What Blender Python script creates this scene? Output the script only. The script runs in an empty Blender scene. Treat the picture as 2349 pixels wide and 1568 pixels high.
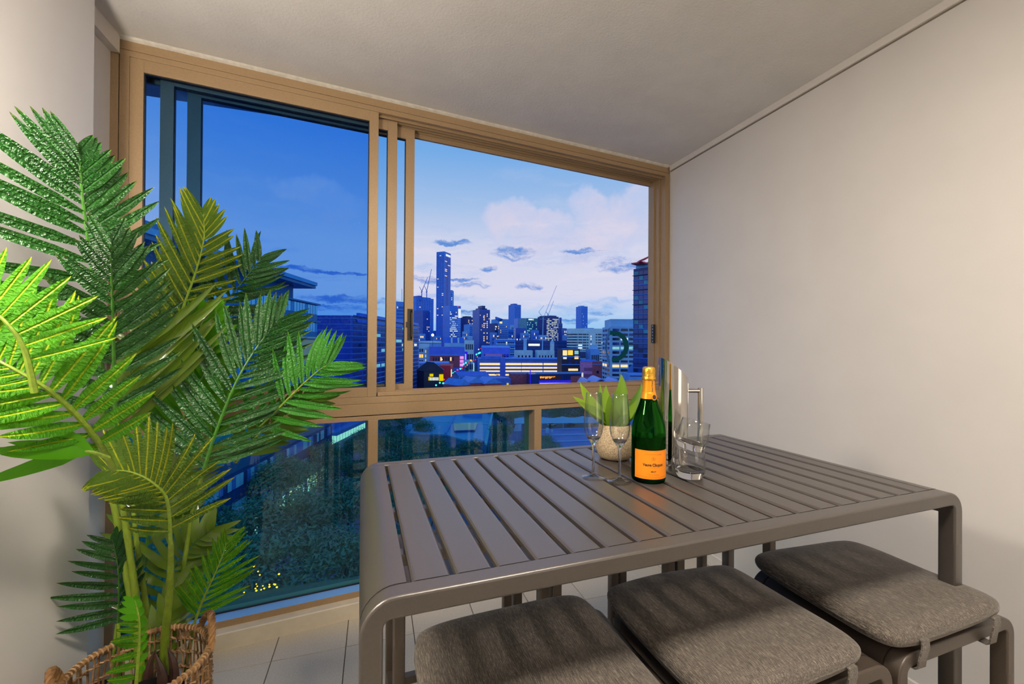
import bpy, bmesh, math, random
from mathutils import Vector, Matrix, Quaternion
random.seed(7)
S = bpy.context.scene
COL = S.collection

# ------------------------------------------------------------------ camera
F_PX, CX, CY = 973.126, 1174.5, 784.0
CAM_Z = 1.408
R_RIGHT = Vector((0.952176, -0.305471, 0.006884))
R_DOWN = Vector((0.007984, 0.002353, -0.999965))
R_FWD = Vector((0.305445, 0.952198, 0.004680))
CAM = Vector((0.0, 0.0, CAM_Z))

def ray(u, v):
    return (R_RIGHT * ((u - CX) / F_PX) + R_DOWN * ((v - CY) / F_PX) + R_FWD)

def at(u, v, d):
    """world point seen at photo pixel (u, v), d metres deep along the view axis"""
    return CAM + ray(u, v) * d

def on_z(u, v, z):
    r = ray(u, v)
    return CAM + r * ((z - CAM_Z) / r.z)

cd = bpy.data.cameras.new('camera')
cam = bpy.data.objects.new('camera', cd)
COL.objects.link(cam)
up = -R_DOWN
cam.matrix_world = Matrix(((R_RIGHT.x, up.x, -R_FWD.x, CAM.x), (R_RIGHT.y, up.y, -R_FWD.y, CAM.y),
                           (R_RIGHT.z, up.z, -R_FWD.z, CAM.z), (0, 0, 0, 1)))
cd.sensor_width = 36.0
cd.lens = 36.0 * F_PX / 2349.0
cd.clip_start = 0.02
cd.clip_end = 9000
S.camera = cam

# ------------------------------------------------------------------ exposure
S.view_settings.view_transform = 'Standard'
S.view_settings.look = 'None'
S.view_settings.exposure = 0.0
S.view_settings.gamma = 1.0
S.view_settings.use_curve_mapping = False
try:
    S.cycles.max_bounces = 14
    S.cycles.transparent_max_bounces = 40
    S.cycles.transmission_bounces = 12
    S.cycles.caustics_reflective = False
    S.cycles.caustics_refractive = True
    S.cycles.sample_clamp_indirect = 4.0
except Exception:
    pass

# ------------------------------------------------------------------ node helpers
class NT:
    def __init__(s, tree):
        s.t = tree
    def n(s, typ, **kw):
        nd = s.t.nodes.new(typ)
        for k, v in kw.items():
            setattr(nd, k, v)
        return nd
    def put(s, sock, val):
        if val is None:
            return
        if hasattr(val, 'is_output'):
            s.t.links.new(val, sock)
        else:
            if isinstance(val, (tuple, list)) and len(val) == 3 and sock.type == 'RGBA':
                val = (*val, 1.0)
            sock.default_value = val
    def math(s, op, a, b=None, c=None, clamp=False):
        nd = s.n('ShaderNodeMath', operation=op, use_clamp=clamp)
        s.put(nd.inputs[0], a); s.put(nd.inputs[1], b); s.put(nd.inputs[2], c)
        return nd.outputs[0]
    def vmath(s, op, a, b=None, out=0):
        nd = s.n('ShaderNodeVectorMath', operation=op)
        s.put(nd.inputs[0], a)
        if b is not None:
            s.put(nd.inputs[1], b)
        return nd.outputs[out]
    def mix(s, fac, a, b, mode='MIX'):
        nd = s.n('ShaderNodeMix', data_type='RGBA', blend_type=mode)
        s.put(nd.inputs[0], fac); s.put(nd.inputs[6], a); s.put(nd.inputs[7], b)
        return nd.outputs[2]
    def ramp(s, fac, stops, interp='LINEAR'):
        nd = s.n('ShaderNodeValToRGB')
        cr = nd.color_ramp
        cr.interpolation = interp
        while len(cr.elements) < len(stops):
            cr.elements.new(0.5)
        for e, (p, c) in zip(cr.elements, stops):
            e.position = p
            e.color = (*c, 1.0) if len(c) == 3 else c
        s.put(nd.inputs[0], fac)
        return nd.outputs[0]
    def noise(s, vec, scale, detail=3, rough=0.5, out=0, dist=0.0):
        nd = s.n('ShaderNodeTexNoise')
        s.put(nd.inputs['Vector'], vec)
        nd.inputs['Scale'].default_value = scale
        nd.inputs['Detail'].default_value = detail
        nd.inputs['Roughness'].default_value = rough
        nd.inputs['Distortion'].default_value = dist
        return nd.outputs[out]
    def smooth(s, x, lo, hi):
        nd = s.n('ShaderNodeMapRange', interpolation_type='SMOOTHSTEP')
        s.put(nd.inputs[0], x)
        nd.inputs[1].default_value = lo; nd.inputs[2].default_value = hi
        nd.inputs[3].default_value = 0.0; nd.inputs[4].default_value = 1.0
        return nd.outputs[0]

def srgb(r, g, b):
    f = lambda c: (c / 255 / 12.92) if c / 255 <= 0.04045 else ((c / 255 + 0.055) / 1.055) ** 2.4
    return (f(r), f(g), f(b))

# ------------------------------------------------------------------ world: dusk sky
W = bpy.data.worlds.new('dusk_sky')
S.world = W
W.use_nodes = True
wt = W.node_tree
wt.nodes.clear()
N = NT(wt)
co = N.n('ShaderNodeTexCoord').outputs['Generated']
dirn = N.vmath('NORMALIZE', co)
sep = N.n('ShaderNodeSeparateXYZ'); N.put(sep.inputs[0], dirn)
el = N.math('MULTIPLY', N.math('ARCSINE', sep.outputs[2]), 180 / math.pi / 90.0)      # elevation / 90 deg
SKY_GAIN = 1.15
base = N.ramp(el, [(0.0, srgb(118, 176, 226)), (0.03, srgb(150, 190, 228)), (0.075, srgb(205, 204, 224)), (0.14, srgb(196, 200, 222)),
                   (0.20, srgb(152, 180, 218)), (0.27, srgb(108, 160, 216)), (0.36, srgb(72, 132, 212)), (0.6, srgb(44, 98, 196)), (1.0, srgb(34, 78, 176))])
# warped coordinates for cloud shapes
warp = N.noise(dirn, 9.0, 4, 0.6, out=1)
wv = N.vmath('ADD', dirn, N.vmath('MULTIPLY', N.vmath('SUBTRACT', warp, (0.5, 0.5, 0.5)), (0.16, 0.16, 0.16)))
wsm = N.vmath('ADD', dirn, N.vmath('MULTIPLY', N.vmath('SUBTRACT', N.noise(dirn, 26.0, 5, 0.65, out=1), (0.5, 0.5, 0.5)), (0.05, 0.05, 0.03)))

def blob(vec, u, v, ru, rv):
    """soft elliptical patch of sky round the direction of (u, v); ru, rv are half sizes in px"""
    d = ray(u, v).normalized()
    side = Vector((d.y, -d.x, 0)).normalized()
    upv = side.cross(d).normalized()
    off = N.vmath('SUBTRACT', vec, tuple(d))
    k = F_PX * ray(u, v).length
    a = N.math('MULTIPLY', N.vmath('DOT_PRODUCT', off, tuple(side), out=1), k / ru)
    b = N.math('MULTIPLY', N.vmath('DOT_PRODUCT', off, tuple(upv), out=1), k / rv)
    r2 = N.math('ADD', N.math('MULTIPLY', a, a), N.math('MULTIPLY', b, b))
    front = N.math('GREATER_THAN', N.vmath('DOT_PRODUCT', vec, tuple(d), out=1), 0.3)
    return N.math('MULTIPLY', N.smooth(r2, 1.0, 0.25), front)

def add_blobs(vec, lst):
    acc = None
    for b in lst:
        m = blob(vec, *b)
        acc = m if acc is None else N.math('MAXIMUM', acc, m)
    return acc
cum = add_blobs(wv, [(1165, 505, 75, 52), (1255, 520, 70, 42), (1350, 470, 62, 50), (1430, 500, 110, 75), (1490, 440, 60, 45), (1320, 560, 150, 45),
                     (690, 425, 80, 42), (750, 455, 95, 40)])
soft = N.noise(wv, 7.0, 5, 0.55)
cumc = N.mix(N.smooth(soft, 0.35, 0.7), srgb(178, 190, 222), srgb(206, 198, 216))
c1 = N.mix(N.math('MULTIPLY', cum, 0.8), base, cumc)
# broad thin veil, everywhere in the sky
stretch = N.vmath('MULTIPLY', wsm, (3.0, 3.0, 20.0))
veil = N.smooth(N.noise(stretch, 1.6, 5, 0.6), 0.50, 0.72)
lowband = N.smooth(el, 0.30, 0.06)
c2 = N.mix(N.math('MULTIPLY', N.math('MULTIPLY', veil, lowband), 0.55), c1, srgb(216, 208, 222))
veil2 = N.smooth(N.noise(N.vmath('ADD', stretch, (7.3, 1.1, 4.2)), 1.3, 5, 0.6), 0.52, 0.70)
c3 = N.mix(N.math('MULTIPLY', N.math('MULTIPLY', veil2, N.smooth(el, 0.22, 0.03)), 0.65), c2, srgb(92, 158, 222))
# dark slate-blue scud
scud = add_blobs(wsm, [(1180, 581, 62, 17), (1425, 606, 66, 20), (1000, 646, 40, 9), (1075, 652, 62, 7), (1060, 640, 52, 5), (1215, 656, 38, 9), (1120, 618, 26, 8),
                       (1075, 716, 60, 8), (970, 640, 45, 8), (1340, 575, 60, 6), (1040, 556, 50, 8), (1325, 735, 50, 9), (1370, 720, 45, 6),
                       (800, 686, 130, 11), (770, 705, 120, 9), (790, 745, 120, 22), (760, 780, 110, 16), (650, 612, 120, 7), (780, 625, 90, 5)])
scudtex = N.smooth(N.noise(N.vmath('MULTIPLY', wsm, (14.0, 14.0, 60.0)), 1.0, 5, 0.65), 0.32, 0.62)
c4 = N.mix(N.math('MULTIPLY', N.math('MULTIPLY', scud, scudtex), 0.85), c3, srgb(40, 118, 200))
ground = N.smooth(el, -0.004, -0.05)
c5 = N.mix(ground, c4, (0.02, 0.05, 0.10))
bg = N.n('ShaderNodeBackground')
N.put(bg.inputs[0], c5); bg.inputs[1].default_value = SKY_GAIN
wo = N.n('ShaderNodeOutputWorld')
wt.links.new(bg.outputs[0], wo.inputs[0])

# ------------------------------------------------------------------ lamps of the balcony (both out of frame), plus an added fill
def lamp(name, typ, loc, power, color, size=0.1, sizey=None, rot=None):
    ld = bpy.data.lights.new(name, typ)
    ld.energy = power; ld.color = color
    if typ == 'AREA':
        ld.shape = 'RECTANGLE'; ld.size = size; ld.size_y = sizey or size
    else:
        ld.shadow_soft_size = size
    o = bpy.data.objects.new(name, ld)
    o.location = loc
    if rot is not None:
        o.rotation_euler = rot
    COL.objects.link(o)
    return o
WARM = (1.0, 0.88, 0.74)
lamp('wall_sconce_light', 'POINT', (-0.80, 0.74, 1.95), 70.0, WARM, 0.09)
lamp('ceiling_downlight', 'AREA', (0.50, 0.08, 2.69), 50.0, WARM, 0.34, 0.34, (0, 0, 0))
# added warm fill from behind the camera, with no source of its own
lamp('living_room_light', 'AREA', (1.4, -1.5, 1.75), 9.0, (1.0, 0.88, 0.74), 1.1, 1.7, (math.radians(86), 0, math.radians(12)))
# ------------------------------------------------------------------ mesh builder
class MB:
    def __init__(s):
        s.v = []; s.f = []; s.m = []; s.cur = 0
    def add(s, vs, fs):
        o = len(s.v)
        s.v.extend([tuple(p) for p in vs])
        for f in fs:
            s.f.append(tuple(i + o for i in f)); s.m.append(s.cur)
        return s
    def box(s, c, size, M=None):
        x, y, z = size[0] / 2, size[1] / 2, size[2] / 2
        vs = [Vector((a * x, b * y, d * z)) for d in (-1, 1) for b in (-1, 1) for a in (-1, 1)]
        c = Vector(c)
        vs = [((M @ p) if M else p) + c for p in vs]
        return s.add(vs, [(0, 2, 3, 1), (4, 5, 7, 6), (0, 1, 5, 4), (2, 6, 7, 3), (0, 4, 6, 2), (1, 3, 7, 5)])
    def span(s, a, b, M=None, O=None):
        """box between two corners, optionally through matrix M about O"""
        vs = [Vector((x, y, z)) for z in (a[2], b[2]) for y in (a[1], b[1]) for x in (a[0], b[0])]
        if M is not None:
            vs = [M @ p for p in vs]
        if O is not None:
            vs = [p + O for p in vs]
        return s.add(vs, [(0, 2, 3, 1), (4, 5, 7, 6), (0, 1, 5, 4), (2, 6, 7, 3), (0, 4, 6, 2), (1, 3, 7, 5)])
    def prism(s, poly, z0, z1):
        n = len(poly)
        vs = [(p[0], p[1], z0) for p in poly] + [(p[0], p[1], z1) for p in poly]
        fs = [tuple(range(n - 1, -1, -1)), tuple(range(n, 2 * n))] + [(i, (i + 1) % n, n + (i + 1) % n, n + i) for i in range(n)]
        return s.add(vs, fs)
    def extrude(s, pts, vec):
        """closed planar outline swept along vec"""
        n = len(pts); vec = Vector(vec)
        vs = [Vector(p) for p in pts] + [Vector(p) + vec for p in pts]
        fs = [tuple(range(n - 1, -1, -1)), tuple(range(n, 2 * n))] + [(i, (i + 1) % n, n + (i + 1) % n, n + i) for i in range(n)]
        return s.add(vs, fs)
    def tube(s, pts, rad, n=8, cap=True, closed=False):
        pts = [Vector(p) for p in pts]
        k = len(pts)
        rads = rad if isinstance(rad, (list, tuple)) else [rad] * k
        vs = []; prev = None
        for i, p in enumerate(pts):
            if closed:
                t = pts[(i + 1) % k] - pts[i - 1]
            else:
                t = pts[min(i + 1, k - 1)] - pts[max(i - 1, 0)]
            t = t.normalized() if t.length > 1e-9 else Vector((0, 0, 1))
            if prev is None:
                a = t.orthogonal().normalized()
            else:
                a = (prev - t * prev.dot(t))
                a = a.normalized() if a.length > 1e-6 else t.orthogonal().normalized()
            prev = a
            b = t.cross(a)
            for j in range(n):
                th = 2 * math.pi * j / n
                vs.append(p + (a * math.cos(th) + b * math.sin(th)) * rads[i])
        fs = []
        for i in range(k if closed else k - 1):
            i2 = (i + 1) % k
            for j in range(n):
                fs.append((i * n + j, i * n + (j + 1) % n, i2 * n + (j + 1) % n, i2 * n + j))
        if cap and not closed:
            fs.append(tuple(range(n - 1, -1, -1))); fs.append(tuple((k - 1) * n + j for j in range(n)))
        return s.add(vs, fs)
    def lathe(s, prof, c=(0, 0, 0), n=32, M=None, a0=0.0, a1=None):
        """(r, z) profile turned about z; r = 0 ends are closed"""
        c = Vector(c); full = a1 is None
        span = 2 * math.pi if full else a1 - a0
        m = n if full else n + 1
        vs = []; idx = []
        for r, z in prof:
            if r < 1e-7:
                idx.append([len(vs)]); vs.append(Vector((0, 0, z)))
            else:
                idx.append(list(range(len(vs), len(vs) + m)))
                for j in range(m):
                    th = a0 + span * j / n
                    vs.append(Vector((r * math.cos(th), r * math.sin(th), z)))
        fs = []
        for A, B in zip(idx[:-1], idx[1:]):
            for j in range(n):
                j2 = (j + 1) % m
                if len(A) == 1 and len(B) == 1:
                    continue
                if len(A) == 1:
                    fs.append((A[0], B[j2], B[j]))
                elif len(B) == 1:
                    fs.append((A[j], A[j2], B[0]))
                else:
                    fs.append((A[j], A[j2], B[j2], B[j]))
        vs = [((M @ p) if M else p) + c for p in vs]
        return s.add(vs, fs)
    def mesh(s, name, mats, smooth=False, angle=None):
        me = bpy.data.meshes.new(name)
        me.from_pydata(s.v, [], s.f)
        for m in (mats if isinstance(mats, (list, tuple)) else [mats]):
            me.materials.append(m)
        if s.cur or any(s.m):
            me.polygons.foreach_set('material_index', s.m)
        if smooth:
            me.polygons.foreach_set('use_smooth', [True] * len(me.polygons))
            if angle is not None:
                me.set_sharp_from_angle(angle=math.radians(angle))
        me.update()
        return me
    def build(s, name, mats, parent=None, smooth=False, angle=40, fix=True, **props):
        me = s.mesh(name, mats, smooth, angle if smooth else None)
        if fix:
            bm = bmesh.new(); bm.from_mesh(me)
            bmesh.ops.recalc_face_normals(bm, faces=bm.faces)
            bm.to_mesh(me); bm.free()
        return link(name, me, parent, **props)

def link(name, me, parent=None, M=None, **props):
    o = bpy.data.objects.new(name, me)
    COL.objects.link(o)
    if parent is not None:
        setp(o, parent)
    if M is not None:
        o.matrix_basis = M
    for k, v in props.items():
        o[k] = v
    return o

def setp(o, parent):
    o.parent = parent
    if parent.parent is None:
        o.matrix_parent_inverse = parent.matrix_basis.inverted()

def thing(name, label, cat, loc=(0, 0, 0), rz=0.0, group=None):
    o = bpy.data.objects.new(name, None)
    o.empty_display_size = 0.05
    o.location = loc; o.rotation_euler = (0, 0, rz)
    o.matrix_basis = Matrix.Translation(Vector(loc)) @ Matrix.Rotation(rz, 4, 'Z')
    COL.objects.link(o)
    o['label'] = label; o['category'] = cat
    if group:
        o['group'] = group
    return o

def tag(o, label, cat, group=None):
    o['label'] = label; o['category'] = cat
    if group:
        o['group'] = group
    return o

def structure(name, parent=None, loc=(0, 0, 0)):
    o = bpy.data.objects.new(name, None)
    o.empty_display_size = 0.05
    o.matrix_basis = Matrix.Translation(Vector(loc))
    COL.objects.link(o)
    o['kind'] = 'structure'
    return o

def copy_thing(root, M, label=None, group=None):
    """copy of a thing with all its parts and sub-parts, moved by world matrix M"""
    r = root.copy(); COL.objects.link(r)
    r.matrix_basis = M @ root.matrix_basis
    if label: r['label'] = label
    if group: r['group'] = group
    for ch in list(root.children):
        c = ch.copy(); COL.objects.link(c); c.parent = r
        for g in list(ch.children):
            d = g.copy(); COL.objects.link(d); d.parent = c
    return r

def rounded(w, h, r, n=5):
    """outline of a rounded rectangle, centred, counter-clockwise"""
    out = []
    for cx, cy, a in ((w / 2 - r, h / 2 - r, 0), (-w / 2 + r, h / 2 - r, 90), (-w / 2 + r, -h / 2 + r, 180), (w / 2 - r, -h / 2 + r, 270)):
        for i in range(n + 1):
            t = math.radians(a + 90 * i / n)
            out.append((cx + r * math.cos(t), cy + r * math.sin(t)))
    return out

# ------------------------------------------------------------------ materials
MATS = {}
def mat(name, color, rough=0.5, metal=0.0, spec=0.5, var=0.06, vscale=30.0, bump=0.0, bscale=200.0, emit=None, estr=0.0, coat=0.0, stretch=None, color2=None, detail=3):
    if name in MATS:
        return MATS[name]
    m = bpy.data.materials.new(name); m.use_nodes = True
    t = m.node_tree; t.nodes.clear(); N = NT(t)
    out = N.n('ShaderNodeOutputMaterial'); b = N.n('ShaderNodeBsdfPrincipled')
    t.links.new(b.outputs[0], out.inputs[0])
    oc = N.n('ShaderNodeTexCoord').outputs['Object']
    if stretch:
        oc = N.vmath('MULTIPLY', oc, stretch)
    nz = N.noise(oc, vscale, detail, 0.6)
    c2 = color2 or tuple(max(0, c * (1 - 2.2 * var)) for c in color)
    hi = color if color2 else tuple(min(1, c * (1 + 1.2 * var)) for c in color)
    N.put(b.inputs['Base Color'], N.mix(N.smooth(nz, 0.3, 0.7), c2, hi))
    b.inputs['Roughness'].default_value = rough
    b.inputs['Metallic'].default_value = metal
    b.inputs['Specular IOR Level'].default_value = spec
    if coat:
        b.inputs['Coat Weight'].default_value = coat
    if bump:
        bp = N.n('ShaderNodeBump'); bp.inputs['Strength'].default_value = bump; bp.inputs['Distance'].default_value = 0.002
        N.put(bp.inputs['Height'], N.noise(oc, bscale, 4, 0.6))
        t.links.new(bp.outputs[0], b.inputs['Normal'])
    if emit:
        b.inputs['Emission Color'].default_value = (*emit, 1); b.inputs['Emission Strength'].default_value = estr
    MATS[name] = m
    return m

def glow(name, color, strength):
    if name in MATS:
        return MATS[name]
    m = bpy.data.materials.new(name); m.use_nodes = True
    t = m.node_tree; t.nodes.clear(); N = NT(t)
    out = N.n('ShaderNodeOutputMaterial'); e = N.n('ShaderNodeEmission')
    oc = N.n('ShaderNodeTexCoord').outputs['Object']
    N.put(e.inputs[0], N.mix(N.noise(oc, 0.9, 2), tuple(c * 0.55 for c in color), color))
    e.inputs[1].default_value = strength
    t.links.new(e.outputs[0], out.inputs[0])
    MATS[name] = m
    return m

def pane_glass(name, tint, refl=1.0, rough=0.0, dirt=0.0):
    """thin window glass: tinted see-through with a Fresnel reflection"""
    m = bpy.data.materials.new(name); m.use_nodes = True
    t = m.node_tree; t.nodes.clear(); N = NT(t)
    out = N.n('ShaderNodeOutputMaterial')
    tr = N.n('ShaderNodeBsdfTransparent'); tr.inputs[0].default_value = (*tint, 1)
    gl = N.n('ShaderNodeBsdfGlossy'); gl.inputs['Roughness'].default_value = rough
    fr = N.n('ShaderNodeFresnel')
    bf = N.n('ShaderNodeNewGeometry').outputs['Backfacing']
    N.put(fr.inputs[0], N.math('SUBTRACT', 1.5, N.math('MULTIPLY', bf, 1.5 - 1 / 1.5)))      # both faces of thin glass reflect alike
    mx = N.n('ShaderNodeMixShader')
    N.put(mx.inputs[0], N.math('MULTIPLY', fr.outputs[0], refl, clamp=True))
    t.links.new(tr.outputs[0], mx.inputs[1]); t.links.new(gl.outputs[0], mx.inputs[2])
    last = mx.outputs[0]
    if dirt:
        oc = N.n('ShaderNodeTexCoord').outputs['Object']
        df = N.n('ShaderNodeBsdfDiffuse'); df.inputs[0].default_value = (0.5, 0.6, 0.7, 1)
        m2 = N.n('ShaderNodeMixShader')
        spk = N.smooth(N.noise(oc, 90.0, 6, 0.75), 0.45, 0.75)
        N.put(m2.inputs[0], N.math('MULTIPLY', N.math('MULTIPLY', spk, N.smooth(N.noise(oc, 2.5, 3), 0.3, 0.7)), dirt))
        t.links.new(last, m2.inputs[1]); t.links.new(df.outputs[0], m2.inputs[2]); last = m2.outputs[0]
    t.links.new(last, out.inputs[0])
    MATS[name] = m
    return m

def clear_glass(name, color=(1, 1, 1), ior=1.45, rough=0.0):
    m = bpy.data.materials.new(name); m.use_nodes = True
    t = m.node_tree; t.nodes.clear(); N = NT(t)
    out = N.n('ShaderNodeOutputMaterial'); g = N.n('ShaderNodeBsdfGlass')
    oc = N.n('ShaderNodeTexCoord').outputs['Object']
    N.put(g.inputs[0], N.mix(N.noise(oc, 8.0, 2), tuple(c * 0.97 for c in color), color))
    g.inputs['IOR'].default_value = ior; g.inputs['Roughness'].default_value = rough
    t.links.new(g.outputs[0], out.inputs[0])
    MATS[name] = m
    return m
# ------------------------------------------------------------------ room shell
A_W = 0.116509                                   # the window front is turned 6.7 degrees against the side wall
E1 = Vector((math.cos(A_W), math.sin(A_W), 0)); NW = Vector((-math.sin(A_W), math.cos(A_W), 0))
MW = Matrix(((E1.x, NW.x, 0), (E1.y, NW.y, 0), (0, 0, 1)))
FD = 2.3587                                      # distance of the window frame's front
def wbox(mb, s0, s1, d0, d1, z0, z1):
    return mb.span((s0, d0, z0), (s1, d1, z1), MW)
def wp(s, d, z):
    return E1 * s + NW * d + Vector((0, 0, z))
CEIL = 2.719
XR, XL, XL2, YC = 2.053, -0.975, -1.09, 1.913
m_wall = mat('painted_plaster', (0.75, 0.72, 0.685), 0.75, var=0.012, vscale=3.0, bump=0.10, bscale=240)
m_ceil = mat('textured_ceiling_paint', (0.75, 0.725, 0.675), 0.85, var=0.02, vscale=5, bump=1.0, bscale=105)
m_trim = mat('white_gloss_trim', (0.78, 0.74, 0.68), 0.5, var=0.01)
m_dark = mat('shadow_gap', (0.20, 0.17, 0.13), 0.8)
m_tile = mat('floor_tile_stone', (0.55, 0.50, 0.42), 0.42, var=0.05, vscale=160, bump=0.08, bscale=350)
m_grout = mat('grout', (0.16, 0.14, 0.11), 0.9)
m_kerb = mat('cream_kerb_paint', (0.72, 0.64, 0.50), 0.6, var=0.03, vscale=9)
m_bronze = mat('bronze_powdercoat', (0.36, 0.245, 0.135), 0.42, 0.15, 0.5, var=0.03, vscale=120, bump=0.05, bscale=900)
m_seal = mat('black_seal', (0.008, 0.008, 0.010), 0.5)
m_blackmetal = mat('black_hardware', (0.018, 0.015, 0.013), 0.3, 0.2)

bx = MB(); bx.span((-1.2, -2.25, -0.16), (2.2, 2.75, -0.012)); fl = bx.build('floor', m_grout); fl['kind'] = 'structure'
# tiles 308 mm square, one object each
TP = 0.3085; GAP = 0.0035
tile_mesh = None
mb = MB()
h = TP / 2 - GAP / 2; bv = 0.0015
mb.add([(-h, -h, -0.012), (h, -h, -0.012), (h, h, -0.012), (-h, h, -0.012), (-h, -h, -bv), (h, -h, -bv), (h, h, -bv), (-h, h, -bv),
        (-h + bv, -h + bv, 0), (h - bv, -h + bv, 0), (h - bv, h - bv, 0), (-h + bv, h - bv, 0)],
       [(3, 2, 1, 0), (0, 1, 5, 4), (1, 2, 6, 5), (2, 3, 7, 6), (3, 0, 4, 7), (4, 5, 9, 8), (5, 6, 10, 9), (6, 7, 11, 10), (7, 4, 8, 11), (8, 9, 10, 11)])
tile_mesh = mb.mesh('floor_tile', m_tile)
for i in range(-2, 9):
    for j in range(-12, 1):
        x = -0.43 + TP * (i + 0.5); y = 2.112 + TP * (j + 0.5)
        if j == 0 or x < -1.05 or x > 2.1 or y < -1.9:
            if j != 0 or x < -1.25 or x > 2.1:
                continue
        link('floor_tile', tile_mesh, fl, Matrix.Translation((x, y, 0)))

bx = MB(); bx.span((-1.2, -2.25, CEIL), (2.2, 2.75, CEIL + 0.15)); o = bx.build('ceiling', m_ceil); o['kind'] = 'structure'
bx = MB(); bx.span((XR, -2.25, 0), (2.2, 2.72, CEIL)); o = bx.build('wall_right', m_wall); o['kind'] = 'structure'
bx = MB(); bx.prism([(-1.2, -2.25), (XL, -2.25), (XL, YC), (XL2, YC), (XL2, 2.32), (-1.2, 2.32)], 0, CEIL); o = bx.build('wall_left', m_wall); o['kind'] = 'structure'
bx = MB(); bx.span((-1.2, -2.4, 0), (2.2, -2.25, CEIL)); o = bx.build('wall_back', m_wall); o['kind'] = 'structure'
# cornice strips: a fascia, its shadow painted as a dark strip under the right one
bx = MB(); bx.span((XR - 0.014, -2.25, CEIL - 0.034), (XR, 2.605, CEIL)); o = bx.build('trim_1', m_trim); o['kind'] = 'structure'
bx = MB(); bx.span((XR - 0.003, -2.25, CEIL - 0.040), (XR, 2.605, CEIL - 0.034)); o = bx.build('trim_2', m_dark); o['kind'] = 'structure'
bx = MB(); bx.span((XL2, YC, CEIL - 0.075), (XL2 + 0.034, 2.243, CEIL)); o = bx.build('trim_3', m_trim); o['kind'] = 'structure'
bx = MB(); bx.span((XR - 0.014, -2.25, 0), (XR, 2.55, 0.078)); o = bx.build('baseboard_right', m_trim); o['kind'] = 'structure'
# kerb under the window and bead of filler along the ceiling
bx = MB()
bx.extrude([wp(-1.12, 2.3103, 0), wp(-1.12, 2.3103, 0.0735), wp(-1.12, 2.3145, 0.0777), wp(-1.12, 2.52, 0.0777), wp(-1.12, 2.52, 0)], E1 * 3.46)
o = bx.build('trim_4', m_kerb); o['kind'] = 'structure'
bx = MB(); bx.extrude([wp(-0.80, FD - 0.02, CEIL), wp(-0.80, FD - 0.012, CEIL - 0.006), wp(-0.80, FD, CEIL - 0.011), wp(-0.80, FD + 0.02, CEIL - 0.011), wp(-0.80, FD + 0.02, CEIL)], E1 * 3.12)
o = bx.build('trim_5', mat('filler_bead', (0.78, 0.74, 0.66), 0.8, bump=0.8, bscale=500)); o['kind'] = 'structure'

# ------------------------------------------------------------------ window: sliding sashes above, fixed panes below
win = structure('window_1', loc=wp(0.75, FD, 0))
DB = FD + 0.145                                   # back of the frame
Z_SILL, Z_TR0, Z_TR1, Z_HD0, Z_HD1 = 0.1085, 0.998, 1.123, 2.643, 2.6675
def wpart(name, boxes, m=m_bronze, parent=None, bevel=0.0, **kw):
    b = MB()
    for q in boxes:
        wbox(b, *q)
    o = b.build(name, m, parent or win, **kw)
    if bevel:
        md = o.modifiers.new('edge', 'BEVEL'); md.width = bevel; md.segments = 2; md.limit_method = 'ANGLE'
    return o
G = 0.0032                                       # shadow joints between profiles
wpart('frame_head', [(-0.83, 2.3373, FD, DB, Z_HD1 + G, CEIL - 0.006), (-0.83, 2.3373, FD + 0.004, DB, Z_HD0 + 0.012, Z_HD1 + G)], bevel=0.0008)
wpart('frame_head_bead', [(-0.827, 2.3373, FD, FD + 0.018, Z_HD0, Z_HD1)], bevel=0.0008)
wpart('frame_jamb', [(-0.83, -0.7925 - G / 2, FD, DB, Z_TR0, Z_HD0), (-0.7925 + G / 2, -0.7575, FD, DB, Z_TR0, Z_HD0)], bevel=0.0008)
wpart('frame_jamb', [(-0.83, -0.7925, FD, DB, 0.0777, Z_TR0)], bevel=0.0008)
wpart('frame_jamb', [(2.297, 2.3373, FD, DB, Z_TR1, Z_HD0), (2.283, 2.297, FD + 0.05, DB, Z_TR1, Z_HD0), (2.270, 2.283, FD + 0.088, DB, Z_TR1, Z_HD0 - 0.02)], bevel=0.0008)
wpart('frame_jamb', [(2.297, 2.3373, FD, DB, 0.0777, Z_TR0)], bevel=0.0008)
# head track: three runners and the dark slots between them
for k in range(4):
    d = FD + 0.028 + 0.030 * k
    wpart('track_rib', [(0.286, 2.296, d, d + 0.004, Z_HD0 - 0.012, Z_HD0 + 0.012)])
wpart('track_slot', [(0.286, 1.66, FD + 0.062, FD + 0.088, Z_HD0 + 0.004, Z_HD0 + 0.0135)], m_seal)
wpart('frame_head_lip', [(-0.757, 2.296, FD + 0.128, DB, Z_HD0 - 0.035, Z_HD0 + 0.012)])
# transom of three profiles, track rail on top of it to the right
wpart('transom', [(-0.7925, 2.297, FD, DB, 1.084 + G, Z_TR1), (-0.7925, 2.297, FD + 0.003, DB, 1.03, 1.084 + G)], bevel=0.0008)
wpart('transom', [(-0.7925, 2.297, FD, FD + 0.05, 1.023 + G, 1.084)], bevel=0.0008)
wpart('transom', [(-0.7925, 2.297, FD, DB, Z_TR0, 1.023 - G / 2)], bevel=0.0008)
wpart('sill_rail', [(0.287, 2.297, FD + 0.001, FD + 0.016, 1.125, 1.1455), (0.287, 2.297, FD + 0.016, DB, 1.125, 1.140)], bevel=0.0012)
for k in (0, 1):
    d = FD + 0.045 + 0.036 * k
    wpart('track_rib', [(0.30, 2.29, d, d + 0.004, 1.14, 1.150)])
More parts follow.
